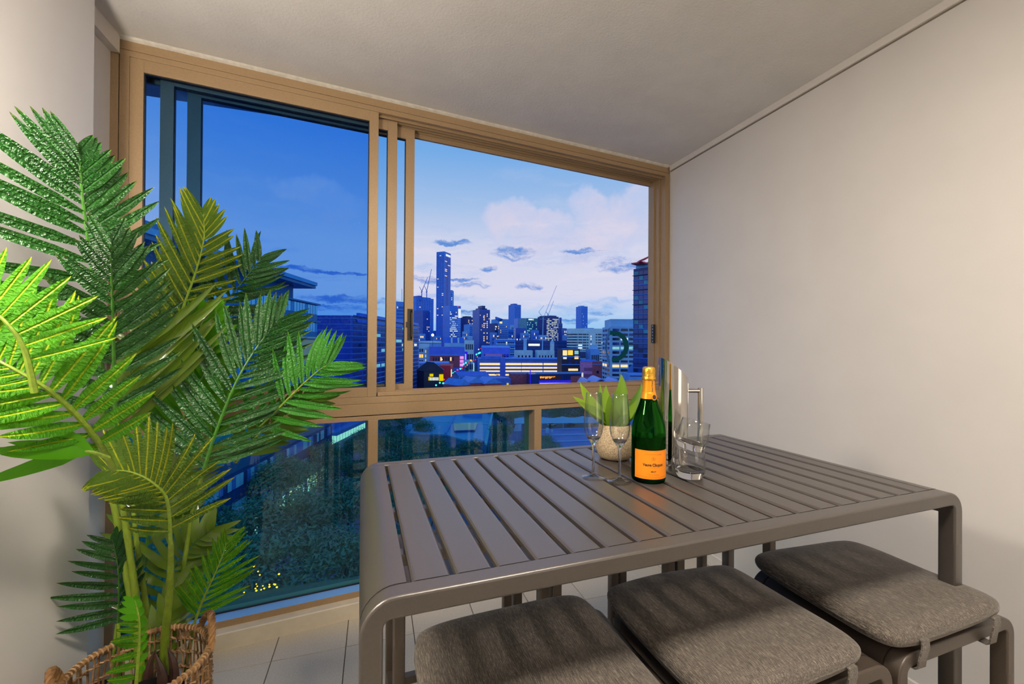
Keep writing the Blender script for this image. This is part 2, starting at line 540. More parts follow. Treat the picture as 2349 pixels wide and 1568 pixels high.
# lower mullions and bottom rail
for s0, s1 in ((0.2395, 0.2905), (1.231, 1.281)):
    wpart('mullion', [(s0, s1, FD, DB, Z_SILL, Z_TR0)], bevel=0.001)
wpart('bottom_rail', [(-0.7925, 2.297, FD, DB - 0.02, 0.0777, Z_SILL)], bevel=0.0012)
wpart('sill_plate', [(-0.7925, 2.297, FD + 0.0015, FD + 0.066, Z_SILL - 0.0005, Z_SILL + 0.0008)], mat('pale_sill_plate', (0.22, 0.44, 0.86), 0.22, 0.0, 0.9, var=0.01))  # added plate; its blue stands for sky light reflected on the rail
wpart('glazing_seal', [(-0.7925, 0.2395, FD + 0.066, FD + 0.075, Z_SILL, Z_SILL + 0.007), (0.2905, 1.231, FD + 0.066, FD + 0.075, Z_SILL, Z_SILL + 0.007)], m_seal)
m_pane_low = pane_glass('teal_low_glass', (0.52, 0.87, 0.84), 1.25, dirt=0.03)
for s0, s1 in ((-0.7925, 0.2395), (0.2905, 1.231), (1.281, 2.297)):
    wpart('pane', [(s0, s1, FD + 0.078, FD + 0.082, Z_SILL - 0.002, Z_TR0 + 0.002)], m_pane_low)

m_pane = pane_glass('blue_sash_glass', (0.55, 0.735, 0.945), 0.001, dirt=0.05)
m_pane_b = pane_glass('clear_sash_glass', (0.86, 0.94, 0.99), 0.001)
def sash(s0, s1, d0, stl, str_, top, bot, bead, m_g=None):
    """one sliding sash: two stiles, two rails, glass and its black seal"""
    d1 = d0 + 0.029; dg = d0 + 0.014
    zt, zb = Z_HD0 - 0.001 - bead, Z_TR1 + 0.001 + bead
    fr = wpart('sash', [(s0, s0 + stl, d0, d1, zb, zt)], bevel=0.0008)
    wpart('sash_stile', [(s1 - str_, s1, d0, d1, zb, zt)], parent=fr, bevel=0.0008)
    wpart('sash_rail', [(s0 + stl, s1 - str_, d0, d1, zt - top, zt)], parent=fr, bevel=0.0008)
    wpart('sash_rail', [(s0 + stl, s1 - str_, d0, d1, zb, zb + bot)], parent=fr, bevel=0.0008)
    i0, i1, j0, j1 = s0 + stl, s1 - str_, zb + bot, zt - top
    e = 0.0035
    wpart('glazing_seal', [(i0, i0 + e, d0 + 0.006, d1 - 0.006, j0, j1), (i1 - e, i1, d0 + 0.006, d1 - 0.006, j0, j1),
                           (i0, i1, d0 + 0.006, d1 - 0.006, j1 - e * 1.3, j1), (i0, i1, d0 + 0.006, d1 - 0.006, j0, j0 + e)], m_seal, parent=fr)
    wpart('pane', [(i0, i1, dg, dg + 0.003, j0, j1)], m_g or m_pane, parent=fr)
    return fr
sash(-0.7567, 0.2812, FD + 0.001, 0.0475, 0.0466, 0.055, 0.0495, 0.0)
sash(-0.6615, 0.3855, FD + 0.040, 0.0495, 0.0505, 0.055, 0.033, 0.012, m_pane_b)
sashC = sash(-0.5705, 0.4890, FD + 0.078, 0.053, 0.049, 0.060, 0.040, 0.016, m_pane_b)

# black D-handle on the innermost-running sash's stile, strike plate on the jamb
mb = MB(); mh = m_blackmetal
hz = [at(940, v, 2.27).z for v in (780, 703)]
dH = FD + 0.078
wbox(mb, 0.455, 0.484, dH - 0.004, dH, hz[0], hz[1])
h1 = mb.build('sash_handle', mh, sashC, label='black D-shaped pull handle')
mb = MB()
prof = [(0.0, hz[0] + 0.004), (0.020, hz[0] + 0.022), (0.024, hz[0] + 0.09), (0.020, hz[1] - 0.022), (0.0, hz[1] - 0.004)]
mb.extrude([wp(0.472, dH - a, z) for a, z in prof] + [wp(0.472, dH - max(a - 0.005, -0.001), z) for a, z in reversed(prof)], E1 * 0.010)
zz = (hz[0] + hz[1]) / 2
mb2 = MB(); mb2.extrude([wp(0.472, dH - a, z) for a, z in prof] + [wp(0.472, dH - max(a - 0.005, -0.001), z) for a, z in reversed(prof)], E1 * 0.010)
wbox(mb2, 0.4475, 0.457, dH - 0.012, dH - 0.001, zz - 0.014, zz + 0.014)
mb2.build('handle_grip', mh, sashC)
z0, z1 = at(1508, 785, 2.47).z, at(1508, 731, 2.47).z
mb = MB(); wbox(mb, 2.262, 2.272, FD + 0.07, FD + 0.10, z0, z1)
st = mb.build('strike_plate', mh, win, label='black strike plate')
mb = MB()
for k in range(6):
    zc = z0 + (z1 - z0) * (k + 0.5) / 6
    wbox(mb, 2.2605, 2.2625, FD + 0.080, FD + 0.090, zc - 0.006, zc + 0.006)
mb.build('keeper_slot', mat('grey_keeper', (0.35, 0.36, 0.38), 0.35, 0.8), win)
# ------------------------------------------------------------------ bar table with slatted top
A_T = 0.030652
MT = Matrix.Rotation(A_T, 3, 'Z')
def tp(x, y, z):
    return MT @ Vector((x, y, z))
m_table = mat('taupe_powdercoat', (0.052, 0.044, 0.040), 0.30, 0.0, 0.9, var=0.05, vscale=220, bump=0.12, bscale=1200)
X0, X1, Y0, Y1, ZT = 0.0, 1.413, 0.6198, 1.337, 1.05
tbl = thing('bar_table', 'dark taupe metal bar table with slatted top and rounded corners', 'table', tp((X0 + X1) / 2, (Y0 + Y1) / 2, 0), A_T)
def frame_outline(x0, x1, zt, r, t, zb, n=8, ri=0.012):
    """U-shaped portal outline in the x-z plane: outer corner radius r, bar t thick, legs down to zb"""
    outer = [(x0, zb)]
    for i in range(n + 1):
        a = math.radians(180 - 90 * i / n); outer.append((x0 + r + r * math.cos(a), zt - r + r * math.sin(a)))
    for i in range(n + 1):
        a = math.radians(90 - 90 * i / n); outer.append((x1 - r + r * math.cos(a), zt - r + r * math.sin(a)))
    outer.append((x1, zb))
    inner = [(x1 - t, zb)]
    for i in range(5):
        a = math.radians(90 * i / 4); inner.append((x1 - t - ri + ri * math.cos(a), zt - t - ri + ri * math.sin(a)))
    for i in range(5):
        a = math.radians(90 + 90 * i / 4); inner.append((x0 + t + ri + ri * math.cos(a), zt - t - ri + ri * math.sin(a)))
    inner.append((x0 + t, zb))
    return outer, inner
def portal(mb, x0, x1, y0, y1, zt, r, t, zb, Tf, part='all'):
    """U portal swept along y between y0 and y1, as quads between outer and inner outline"""
    outer, inner = frame_outline(x0, x1, zt, r, t, zb)
    # pair them: outer has 2+18 points, inner 2+10; build by stations
    n = 9
    st = [(outer[0], (x0 + t, zb))]
    def pt(i):
        return outer[i]
    ins = list(reversed(inner))
    k_out = len(outer)
    seq = []
    for i in range(k_out):
        f = i / (k_out - 1)
        # map stations of the corners
        if i == 0: j = 0.0
        elif i <= 9: j = 1 + (i - 1) / 8 * 4
        elif i <= 18: j = 6 + (i - 10) / 8 * 4
        else: j = 11.0
        a = int(math.floor(j)); b = min(a + 1, len(ins) - 1); g = j - a
        q = (ins[a][0] * (1 - g) + ins[b][0] * g, ins[a][1] * (1 - g) + ins[b][1] * g)
        seq.append((outer[i], q))
    vs = []
    for (o, q) in seq:
        vs += [Tf(o[0], y0, o[1]), Tf(q[0], y0, q[1]), Tf(q[0], y1, q[1]), Tf(o[0], y1, o[1])]
    fs = []
    for i in range(k_out - 1):
        a, b = 4 * i, 4 * (i + 1)
        for e in range(4):
            fs.append((a + e, a + (e + 1) % 4, b + (e + 1) % 4, b + e))
    mb.add(vs, fs)
def leg_prism(mb, x0, x1, y0, y1, z0, z1, Tf, r):
    q = rounded(x1 - x0, y1 - y0, r, 3); cx, cy = (x0 + x1) / 2, (y0 + y1) / 2
    mb.extrude([Tf(cx + a, cy + b, z0) for a, b in q], (0, 0, z1 - z0))
def soft(o, w=0.0025, seg=3, ang=50):
    md = o.modifiers.new('edge', 'BEVEL'); md.width = w; md.segments = seg; md.limit_method = 'ANGLE'; md.angle_limit = math.radians(ang)
    md.harden_normals = False
    return o
LD = 0.0345                                      # depth of a rail / leg
ZL = ZT - 0.13
# near and far portal frames: the rail over the top; legs are parts of their own below ZL
for y0, y1 in ((Y0, Y0 + LD), (Y1 - LD, Y1)):
    mb = MB(); portal(mb, X0, X1, y0, y1, ZT, 0.052, 0.032, ZL, tp)
    soft(mb.build('portal_rail', m_table, tbl, smooth=True, angle=35), 0.004)
for x0, x1 in ((X0, X0 + 0.032), (X1 - 0.032, X1)):
    for y0, y1 in ((Y0, Y0 + LD), (Y1 - LD, Y1)):
        mb = MB(); leg_prism(mb, x0, x1, y0, y1, 0.008, ZL, tp, 0.004)
        o = mb.build('leg', m_table, tbl, smooth=True, angle=35)
        f = MB(); f.span((x0 + 0.003, y0 + 0.003, 0.0), (x1 - 0.003, y1 - 0.003, 0.008), MT); f.build('foot_cap', m_seal, o)
# end panels: curved side plates between the portals
for sgn in (0, 1):
    mb = MB(); r, n = 0.052, 8
    pts = []
    xe = X0 if sgn == 0 else X1
    sx = 1 if sgn == 0 else -1
    prof = [(xe, ZT - 0.060)] if True else []
    for i in range(n + 1):
        a = math.radians(180 - 90 * i / n); prof.append((xe + sx * (r + r * math.cos(a)), ZT - r + r * math.sin(a)))
    prof.append((xe + sx * 0.0665, ZT))
    inn = [(xe + sx * 0.0665, ZT - 0.024), (xe + sx * (0.056), ZT - 0.026)]
    for i in range(5):
        a = math.radians(90 + 90 * i / 4); inn.append((xe + sx * (0.052 + 0.026 * math.cos(a)), ZT - 0.052 + 0.026 * math.sin(a)))
    inn.append((xe + sx * 0.026, ZT - 0.060))
    poly = prof + inn
    mb.extrude([tp(x, Y0 + LD, z) for x, z in poly], MT @ Vector((0, Y1 - Y0 - 2 * LD, 0)))
    mb.build('end_panel', m_table, tbl, smooth=True, angle=35)
# 19 slats with open gaps between them
PIT, X_S, GP = 0.06785, 0.0705, 0.0095
slat_me = None
ys0, ys1 = Y0 + LD + 0.0008, Y1 - LD - 0.0008
w = PIT - GP
prof = [(-w / 2, -0.012), (-w / 2, -0.0035), (-w / 2 + 0.0030, -0.0006), (-w / 2 + 0.006, 0), (w / 2 - 0.006, 0), (w / 2 - 0.0030, -0.0006), (w / 2, -0.0035), (w / 2, -0.012)]
mb = MB(); mb.extrude([(x, -(ys1 - ys0) / 2, z) for x, z in prof], (0, ys1 - ys0, 0))
tmp = mb.build('slat', m_table)
slat_me = tmp.data; bpy.data.objects.remove(tmp)
for i in range(19):
    p = tp(X_S + GP / 2 + PIT * i + w / 2, (ys0 + ys1) / 2, ZT - 0.0008)
    link('slat', slat_me, tbl, Matrix.Translation(p) @ Matrix.Rotation(A_T, 4, 'Z'))
mb = MB()
for y in (Y0 + 0.16, (Y0 + Y1) / 2, Y1 - 0.16):
    mb.span((X0 + 0.03, y - 0.012, ZT - 0.034), (X1 - 0.03, y + 0.012, ZT - 0.0135), MT)
mb.build('cross_bearer', m_table, tbl)

# ------------------------------------------------------------------ bar stools
SW, SD, SH = 0.442, 0.358, 0.757
m_stool = mat('stool_powdercoat', (0.058, 0.044, 0.034), 0.40, 0.0, 0.6, var=0.05, vscale=220, bump=0.10, bscale=1200)
def make_stool(label, group):
    t = thing('bar_stool', label, 'stool', (0, 0, 0), 0.0, group)
    idt = lambda x, y, z: Vector((x, y, z))
    for y0, y1 in ((-SD / 2, -SD / 2 + 0.033), (SD / 2 - 0.033, SD / 2)):
        mb = MB(); portal(mb, -SW / 2, SW / 2, y0, y1, SH, 0.050, 0.030, SH - 0.14, idt)
        soft(mb.build('portal_rail', m_stool, t, smooth=True, angle=35), 0.0035)
        for x0, x1 in ((-SW / 2, -SW / 2 + 0.030), (SW / 2 - 0.030, SW / 2)):
            mb = MB(); leg_prism(mb, x0, x1, y0, y1, 0.006, SH - 0.14, idt, 0.0035)
            o = mb.build('leg', m_stool, t, smooth=True, angle=35)
            f = MB(); f.span((x0 + 0.003, y0 + 0.003, 0), (x1 - 0.003, y1 - 0.003, 0.006)); f.build('foot_cap', m_seal, o)
    for sx in (-1, 1):
        mb = MB(); r, n = 0.050, 8
        prof = [(sx * SW / 2, SH - 0.06)]
        for i in range(n + 1):
            a = math.radians(180 - 90 * i / n); prof.append((sx * (SW / 2 - r - r * math.cos(a)), SH - r + r * math.sin(a)))
        prof = [(sx * SW / 2, SH - 0.06)] + [(sx * (SW / 2 - r + r * math.cos(math.radians(90 * i / n))), SH - r + r * math.sin(math.radians(90 * i / n))) for i in range(n + 1)] + [(sx * (SW / 2 - 0.060), SH)]
        inn = [(sx * (SW / 2 - 0.060), SH - 0.022)] + [(sx * (SW / 2 - r + 0.028 * math.cos(math.radians(90 - 90 * i / 4))), SH - r + 0.028 * math.sin(math.radians(90 - 90 * i / 4))) for i in range(5)] + [(sx * (SW / 2 - 0.022), SH - 0.06)]
        mb.extrude([(x, -SD / 2 + 0.033, z) for x, z in prof + inn], (0, SD - 0.066, 0))
        mb.build('end_panel', m_stool, t, smooth=True, angle=35)
    for k in range(5):
        mb = MB(); xw = (SW - 0.124) / 5; xa = -SW / 2 + 0.062 + k * xw
        mb.span((xa + 0.004, -SD / 2 + 0.033, SH - 0.013), (xa + xw - 0.004, SD / 2 - 0.033, SH - 0.002))
        mb.build('seat_slat', m_stool, t)
    for y in (-SD / 2 + 0.0165, SD / 2 - 0.0165):
        mb = MB(); mb.span((-SW / 2 + 0.03, y - 0.012, 0.26), (SW / 2 - 0.03, y + 0.012, 0.285)); mb.build('foot_rail', m_stool, t)
    for x in (-SW / 2 + 0.015, SW / 2 - 0.015):
        mb = MB(); mb.span((x - 0.012, -SD / 2 + 0.033, 0.30), (x + 0.012, SD / 2 - 0.033, 0.325)); mb.build('foot_rail', m_stool, t)
    return t
def stool_M(xc, yc):
    return Matrix.Translation(tp(xc, yc, 0)) @ Matrix.Rotation(A_T, 4, 'Z')
st0 = make_stool('stool at the near table side under the cushion beside the left table leg', 'bar stools round the bar table')
NEAR = [(0.363, 0.745), (0.824, 0.745), (1.286, 0.745)]
FAR = [(0.305, 1.315), (0.757, 1.315), (1.209, 1.315)]
near_l = [None, 'stool under the middle one of the three grey cushions', 'stool under the grey cushion nearest the bare side wall']
for i in (1, 2):
    copy_thing(st0, stool_M(*NEAR[i]), near_l[i], 'bar stools round the bar table')
far_l = ['bare stool pushed under the far table edge, at the end by the palm', 'bare stool under the far table edge, between two other bare ones', 'bare stool under the far table edge, at the end by the side wall']
for i in range(3):
    copy_thing(st0, stool_M(*FAR[i]), far_l[i], 'bar stools round the bar table')
st0.matrix_basis = stool_M(*NEAR[0])

# ------------------------------------------------------------------ cushions
def fabric():
    m = bpy.data.materials.new('charcoal_melange_weave'); m.use_nodes = True
    t = m.node_tree; t.nodes.clear(); N = NT(t)
    out = N.n('ShaderNodeOutputMaterial'); b = N.n('ShaderNodeBsdfPrincipled'); t.links.new(b.outputs[0], out.inputs[0])
    oc = N.n('ShaderNodeTexCoord').outputs['Object']
    a = N.noise(N.vmath('MULTIPLY', oc, (900, 60, 300)), 1.0, 4, 0.7)
    c = N.noise(N.vmath('MULTIPLY', oc, (140, 900, 300)), 1.0, 3, 0.7)
    k = N.math('ADD', N.math('MULTIPLY', a, 0.75), N.math('MULTIPLY', c, 0.25))
    N.put(b.inputs['Base Color'], N.ramp(k, [(0.32, (0.022, 0.020, 0.020)), (0.48, (0.075, 0.065, 0.057)), (0.58, (0.17, 0.145, 0.12)), (0.72, (0.42, 0.36, 0.30))]))
    b.inputs['Roughness'].default_value = 0.9
    b.inputs['Specular IOR Level'].default_value = 0.15
    b.inputs['Sheen Weight'].default_value = 0.25
    bp = N.n('ShaderNodeBump'); bp.inputs['Strength'].default_value = 0.35; bp.inputs['Distance'].default_value = 0.001
    N.put(bp.inputs['Height'], k); t.links.new(bp.outputs[0], b.inputs['Normal'])
    MATS['fabric'] = m
    return m
m_fab = fabric()
CWD, CDP = 0.412, 0.368
def cushion_mesh(seed):
    rnd = random.Random(seed)
    nx, ny = 30, 28
    def shape(u, v, side):
        # u, v in -1..1 : rounded-square pillow
        x, y = u, v
        e = max(abs(u), abs(v))
        # corners pulled in
        k = 1 - 0.085 * (abs(u) ** 5) * (abs(v) ** 5)
        px, py = x * CWD / 2 * k, y * CDP / 2 * k
        bul = (max(0, 1 - abs(u) ** 7)) ** 0.42 * (max(0, 1 - abs(v) ** 7)) ** 0.42 * (1 + 0.16 * (1 - u * u) * (1 - v * v))
        dimple = 0.0020 * math.sin(u * 5 + seed) * math.sin(v * 4 + seed * 2)
        z = side * (0.0262 * bul + 0.0008) + (dimple * bul if side > 0 else 0)
        sag = 0.006 * (u * u + v * v) * (1 if True else 0)
        return (px, py, z + sag * 0.4 + 0.004 * math.sin(u * 2.1 + seed) * v)
    mb = MB(); idx = {}
    vs = []
    for side in (1, -1):
        for j in range(ny + 1):
            for i in range(nx + 1):
                u = math.sin((i / nx * 2 - 1) * math.pi / 2) ; v = math.sin((j / ny * 2 - 1) * math.pi / 2)
                edge = i in (0, nx) or j in (0, ny)
                if side < 0 and edge:
                    idx[(side, i, j)] = idx[(1, i, j)]; continue
                p = shape(u, v, side)
                if edge:
                    p = (p[0], p[1], p[2] - 0.0008)
                idx[(side, i, j)] = len(vs); vs.append(p)
    fs = []
    for j in range(ny):
        for i in range(nx):
            fs.append((idx[(1, i, j)], idx[(1, i + 1, j)], idx[(1, i + 1, j + 1)], idx[(1, i, j + 1)]))
            fs.append((idx[(-1, i, j)], idx[(-1, i, j + 1)], idx[(-1, i + 1, j + 1)], idx[(-1, i + 1, j)]))
    mb.add(vs, fs)
    return mb
c_lab = ['dark grey woven seat cushion beside the left table leg, its left edge brightly lit', 'dark grey woven seat cushion in the middle of the three', 'dark grey woven seat cushion with two strap loops showing, nearest the side wall']
m_strap = m_fab
for i, (xc, yc) in enumerate([(0.308, 0.741), (0.765, 0.741), (1.247, 0.737)]):
    zc = SH + 0.0310
    rz = A_T + (0.0, -0.012, -0.03)[i]
    base = tp(xc, yc, zc)
    t = thing('seat_cushion', c_lab[i], 'cushion', base - Vector((0, 0, 0.03)), rz, 'grey cushions on the near stools')
    ML = Matrix.Translation(base) @ Matrix.Rotation(rz, 4, 'Z')
    mb = cushion_mesh(i + 1)
    o = mb.build('pad', m_fab, None, smooth=True, angle=80)
    o.parent = t; o.matrix_parent_inverse = t.matrix_basis.inverted() @ ML
    # sewn seam running round the edge
    loop = []
    for k in range(72):
        a = 2 * math.pi * k / 72
        c_, s_ = math.cos(a), math.sin(a)
        q = 0.24
        u = math.copysign(abs(c_) ** q, c_); v = math.copysign(abs(s_) ** q, s_)
        kk = 1 - 0.085 * (abs(u) ** 5) * (abs(v) ** 5)
        sg = 0.006 * (u * u + v * v) * 0.4 + 0.004 * math.sin(u * 2.1 + i + 1) * v
        loop.append((u * CWD / 2 * kk * 1.001, v * CDP / 2 * kk * 1.001, sg))
    sm = MB(); sm.tube(loop, 0.0016, 5, closed=True)
    so = sm.build('piping', m_fab, None, smooth=True)
    so.parent = t; so.matrix_parent_inverse = t.matrix_basis.inverted() @ ML
    # straps looped down round the front rail of the stool
    for sx in (-0.115, 0.135):
        yf = -CDP / 2
        sb = MB()
        path = [(yf + 0.006, 0.0016), (yf - 0.0032, 0.0010), (yf - 0.0040, -0.016), (yf + 0.0010, -0.040), (yf + 0.0035, -0.0605), (yf + 0.009, -0.0655), (yf + 0.042, -0.0655), (yf + 0.0455, -0.060), (yf + 0.0455, -0.034)]
        th = 0.0016
        ring = []
        for q, (y, z) in enumerate(path):
            a = path[max(q - 1, 0)]; b = path[min(q + 1, len(path) - 1)]
            d = Vector((b[0] - a[0], b[1] - a[1])).normalized(); nn = Vector((-d.y, d.x)) * th
            ring.append(((y + nn.x, z + nn.y), (y - nn.x, z - nn.y)))
        out = [r[0] for r in ring] + [r[1] for r in reversed(ring)]
        sb.extrude([(sx - 0.012, y, z) for y, z in out], (0.024, 0, 0))
        ss = sb.build('strap', m_strap, None, smooth=True, angle=50)
        ss.parent = t; ss.matrix_parent_inverse = t.matrix_basis.inverted() @ ML
# ------------------------------------------------------------------ things on the table
ZTOP = ZT - 0.0008
def on_table(u, v):
    return on_z(u, v, ZTOP)
# --- champagne bottle
P = on_table(1487, 1099)
bt = thing('champagne_bottle', 'green champagne bottle with orange label and gold foil neck', 'bottle', P)
m_bottle = clear_glass('bottle_green_glass', (0.10, 0.42, 0.10), 1.5)
m_wine = mat('dark_wine', (0.004, 0.016, 0.004), 0.05, spec=0.6)
m_gold = mat('gold_foil', (0.80, 0.44, 0.055), 0.30, 0.85, var=0.05, vscale=90, bump=0.8, bscale=110)
m_orange = mat('orange_label', (0.95, 0.28, 0.008), 0.45, var=0.015)
m_neckl = mat('orange_neck_foil', (0.88, 0.34, 0.015), 0.30, 0.45, var=0.03)
m_ink = mat('label_ink', (0.035, 0.012, 0.006), 0.6)
m_ink2 = mat('label_faint_ink', (0.50, 0.13, 0.01), 0.6)
RB = 0.0440
prof = [(0.0, 0.012), (0.018, 0.010), (0.034, 0.0015), (0.040, 0.0), (0.0428, 0.003), (RB, 0.009), (RB, 0.118), (0.0435, 0.132), (0.0410, 0.150), (0.0365, 0.168), (0.0305, 0.186), (0.0245, 0.203), (0.0195, 0.220), (0.0165, 0.236), (0.0150, 0.252), (0.0146, 0.285), (0.0, 0.286)]
mb = MB(); mb.lathe(prof, P, 48); mb.build('glass_body', m_bottle, bt, smooth=True, angle=60)
wine = [(0.0, 0.014), (0.033, 0.006), (0.040, 0.006), (0.0415, 0.012), (0.0415, 0.112), (0.040, 0.119), (0.0, 0.119)]
mb = MB(); mb.lathe(wine, P, 40); mb.build('wine', m_wine, bt, smooth=True, angle=50)
# foil: neck wrap then crinkled cap with cork
mb = MB(); mb.lathe([(0.0174, 0.2330), (0.0172, 0.2345), (0.0158, 0.249), (0.0153, 0.262), (0.0151, 0.2665), (0.0148, 0.2665)], P, 40)
mb.lathe([(0.0206, 0.2165), (0.0199, 0.2200), (0.0176, 0.2330), (0.0170, 0.2335)], P, 40)
mb.build('neck_foil', m_neckl, bt, smooth=True, angle=60)
mb = MB(); rnd = random.Random(3); nseg = 56
capp = [(0.0149, 0.2655), (0.0172, 0.2660), (0.0176, 0.2690), (0.0168, 0.2715), (0.0163, 0.276), (0.0165, 0.283), (0.0164, 0.290), (0.0158, 0.2960), (0.0140, 0.2995), (0.0085, 0.3010), (0.0, 0.3012)]
mb.lathe(capp, P, nseg)
o_v = []
for p in mb.v:
    d = Vector((p[0] - P.x, p[1] - P.y)); a = math.atan2(d.y, d.x); z = p[2] - P.z
    k = 1 + 0.035 * math.sin(a * 9 + z * 300) * math.sin(a * 4 + 2) + 0.02 * math.sin(a * 23 + z * 700)
    o_v.append((P.x + d.x * k, P.y + d.y * k, p[2]))
mb.v = o_v; mb.build('foil_cap', m_gold, bt, smooth=True, angle=70)
# label facing: centre direction towards camera, turned a little to the right
to_cam = (Vector((0, 0, 0)) - Vector((P.x, P.y, 0))).normalized()
ang0 = math.atan2(to_cam.y, to_cam.x) + math.radians(17)
def arc_patch(name, r, a0, a1, z0, z1, m, th=0.0004, n=24, parent=bt, P=P):
    b = MB(); vs = []; fs = []
    for j in range(n + 1):
        a = a0 + (a1 - a0) * j / n
        for rr, z in ((r, z0), (r + th, z0), (r + th, z1), (r, z1)):
            vs.append((P.x + rr * math.cos(a), P.y + rr * math.sin(a), P.z + z))
    for j in range(n):
        for e in range(4):
            fs.append((4 * j + e, 4 * j + (e + 1) % 4, 4 * j + 4 + (e + 1) % 4, 4 * j + 4 + e))
    fs.append((0, 1, 2, 3)); e = 4 * n; fs.append((e + 3, e + 2, e + 1, e))
    b.add(vs, fs)
    return b.build(name, m, parent, smooth=True, angle=50)
HL = math.radians(66)
lab = arc_patch('label', RB, ang0 - HL, ang0 + HL, 0.0135, 0.0870, m_orange)
lab['label'] = 'orange front label with dark lettering'
# neck collar and round seal
mb = MB()
mb.lathe([(0.0202, 0.2185), (0.0206, 0.2187), (0.0183, 0.2320), (0.0179, 0.2320)], P, 36)
mb.build('collar', m_neckl, bt, smooth=True, angle=50)
FONT_CACHE = {}
def text_mesh(txt, size, bold=0.0, xs=1.0):
    cu = bpy.data.curves.new('t', 'FONT'); cu.body = txt; cu.size = size; cu.align_x = 'CENTER'; cu.align_y = 'CENTER'
    cu.resolution_u = 3; cu.offset = bold
    ob = bpy.data.objects.new('t', cu); COL.objects.link(ob)
    dg = bpy.context.evaluated_depsgraph_get(); dg.update()
    me = bpy.data.meshes.new_from_object(ob.evaluated_get(dg))
    vs = [(v.co.x * xs, v.co.y) for v in me.vertices]; fs = [tuple(p.vertices) for p in me.polygons]
    bpy.data.objects.remove(ob); bpy.data.curves.remove(cu); bpy.data.meshes.remove(me)
    return vs, fs
def wrap_text(mb, txt, size, r, ang, z, bold=0.0, xs=1.0, P=P, vertical=False, rfun=None):
    vs, fs = text_mesh(txt, size, bold, xs)
    out = []
    for x, y in vs:
        if vertical:
            x, y = -y, x
        zz = z + y; rr = rfun(zz) if rfun else r
        a = ang + x / rr
        out.append((P.x + rr * math.cos(a), P.y + rr * math.sin(a), P.z + zz))
    mb.add(out, fs)
RL = RB + 0.0006
mb = MB()
# text reads left to right for a viewer outside: angle grows to the right of the viewer
wrap_text(mb, 'Veuve Clicquot', 0.0100, RL, ang0, 0.0500, 0.00040, 0.86)
wrap_text(mb, 'BRUT', 0.0052, RL, ang0, 0.0330, 0.00015, 1.05)
mb.build('lettering', m_ink, lab, fix=False)
mb = MB()
wrap_text(mb, 'CHAMPAGNE', 0.0052, RL, ang0, 0.0770, 0.0, 1.45)
wrap_text(mb, 'A REIMS FRANCE', 0.0034, RL, ang0, 0.0250, 0.0, 1.25)
wrap_text(mb, 'PONSARDIN', 0.0030, RL, ang0, 0.0432, 0.0, 1.3)
mb.build('fine_print', m_ink2, lab, fix=False)
mb = MB()
for k in range(6):      # hexagonal emblem outline with an anchor-like sprig
    a, b = math.radians(90 + 60 * k), math.radians(150 + 60 * k)
    q = [(0.0056 * math.cos(a), 0.0056 * math.sin(a)), (0.0056 * math.cos(b), 0.0056 * math.sin(b)), (0.0049 * math.cos(b), 0.0049 * math.sin(b)), (0.0049 * math.cos(a), 0.0049 * math.sin(a))]
    mb.add([(P.x + RL * math.cos(ang0 + x / RL), P.y + RL * math.sin(ang0 + x / RL), P.z + 0.0665 + y) for x, y in q], [(0, 1, 2, 3)])
for q in ([(-0.0004, -0.0034), (0.0004, -0.0034), (0.0004, 0.0036), (-0.0004, 0.0036)], [(-0.0030, -0.0030), (-0.0022, -0.0030), (0.0003, 0.0030), (-0.0003, 0.0030)], [(0.0022, -0.0030), (0.0030, -0.0030), (0.0003, 0.0030), (-0.0003, 0.0030)], [(-0.0022, 0.0004), (0.0022, 0.0004), (0.0022, -0.0003), (-0.0022, -0.0003)]):
    mb.add([(P.x + RL * math.cos(ang0 + x / RL), P.y + RL * math.sin(ang0 + x / RL), P.z + 0.0665 + y) for x, y in q], [(0, 1, 2, 3)])
mb.build('emblem', m_ink2, lab, fix=False)
for nm, z in (('border_line', 0.0165), ('border_line', 0.0845), ('border_line', 0.0195)):
    b_ = MB(); vs = []; n = 30
    for j in range(n + 1):
        a = ang0 + (HL - 0.06) * (2 * j / n - 1)
        for zz in (z, z + 0.0005):
            vs.append((P.x + RL * math.cos(a), P.y + RL * math.sin(a), P.z + zz))
    b_.add(vs, [(2 * j, 2 * j + 1, 2 * j + 3, 2 * j + 2) for j in range(n)]); b_.build(nm, m_ink2, lab, fix=False)
mb = MB()
wrap_text(mb, 'Veuve Clicquot', 0.0058, 0.0166, ang0 + 0.25, 0.2495, 0.00012, 0.8, vertical=True, rfun=lambda z: 0.0156 + max(0, 0.2490 - z) * 0.11 + 0.0006)
mb.build('neck_lettering', m_ink, bt, fix=False)
asl = ang0 + 0.42
sc = Vector((P.x + 0.0204 * math.cos(asl), P.y + 0.0204 * math.sin(asl), P.z + 0.2215))
out = Vector((math.cos(asl), math.sin(asl), 0.16)).normalized()
Ms = out.to_track_quat('Z', 'Y').to_matrix()
mb = MB(); mb.lathe([(0, 0.0012), (0.0068, 0.0012), (0.0082, 0.0010), (0.0084, -0.0004), (0.0, -0.0004)], sc, 28, Ms)
sl = mb.build('neck_seal', m_neckl, bt, smooth=True, angle=40)
mb = MB(); mb.lathe([(0, 0.0017), (0.0056, 0.0016), (0.0060, 0.0012)], sc, 24, Ms); mb.build('seal_centre', m_ink, sl)

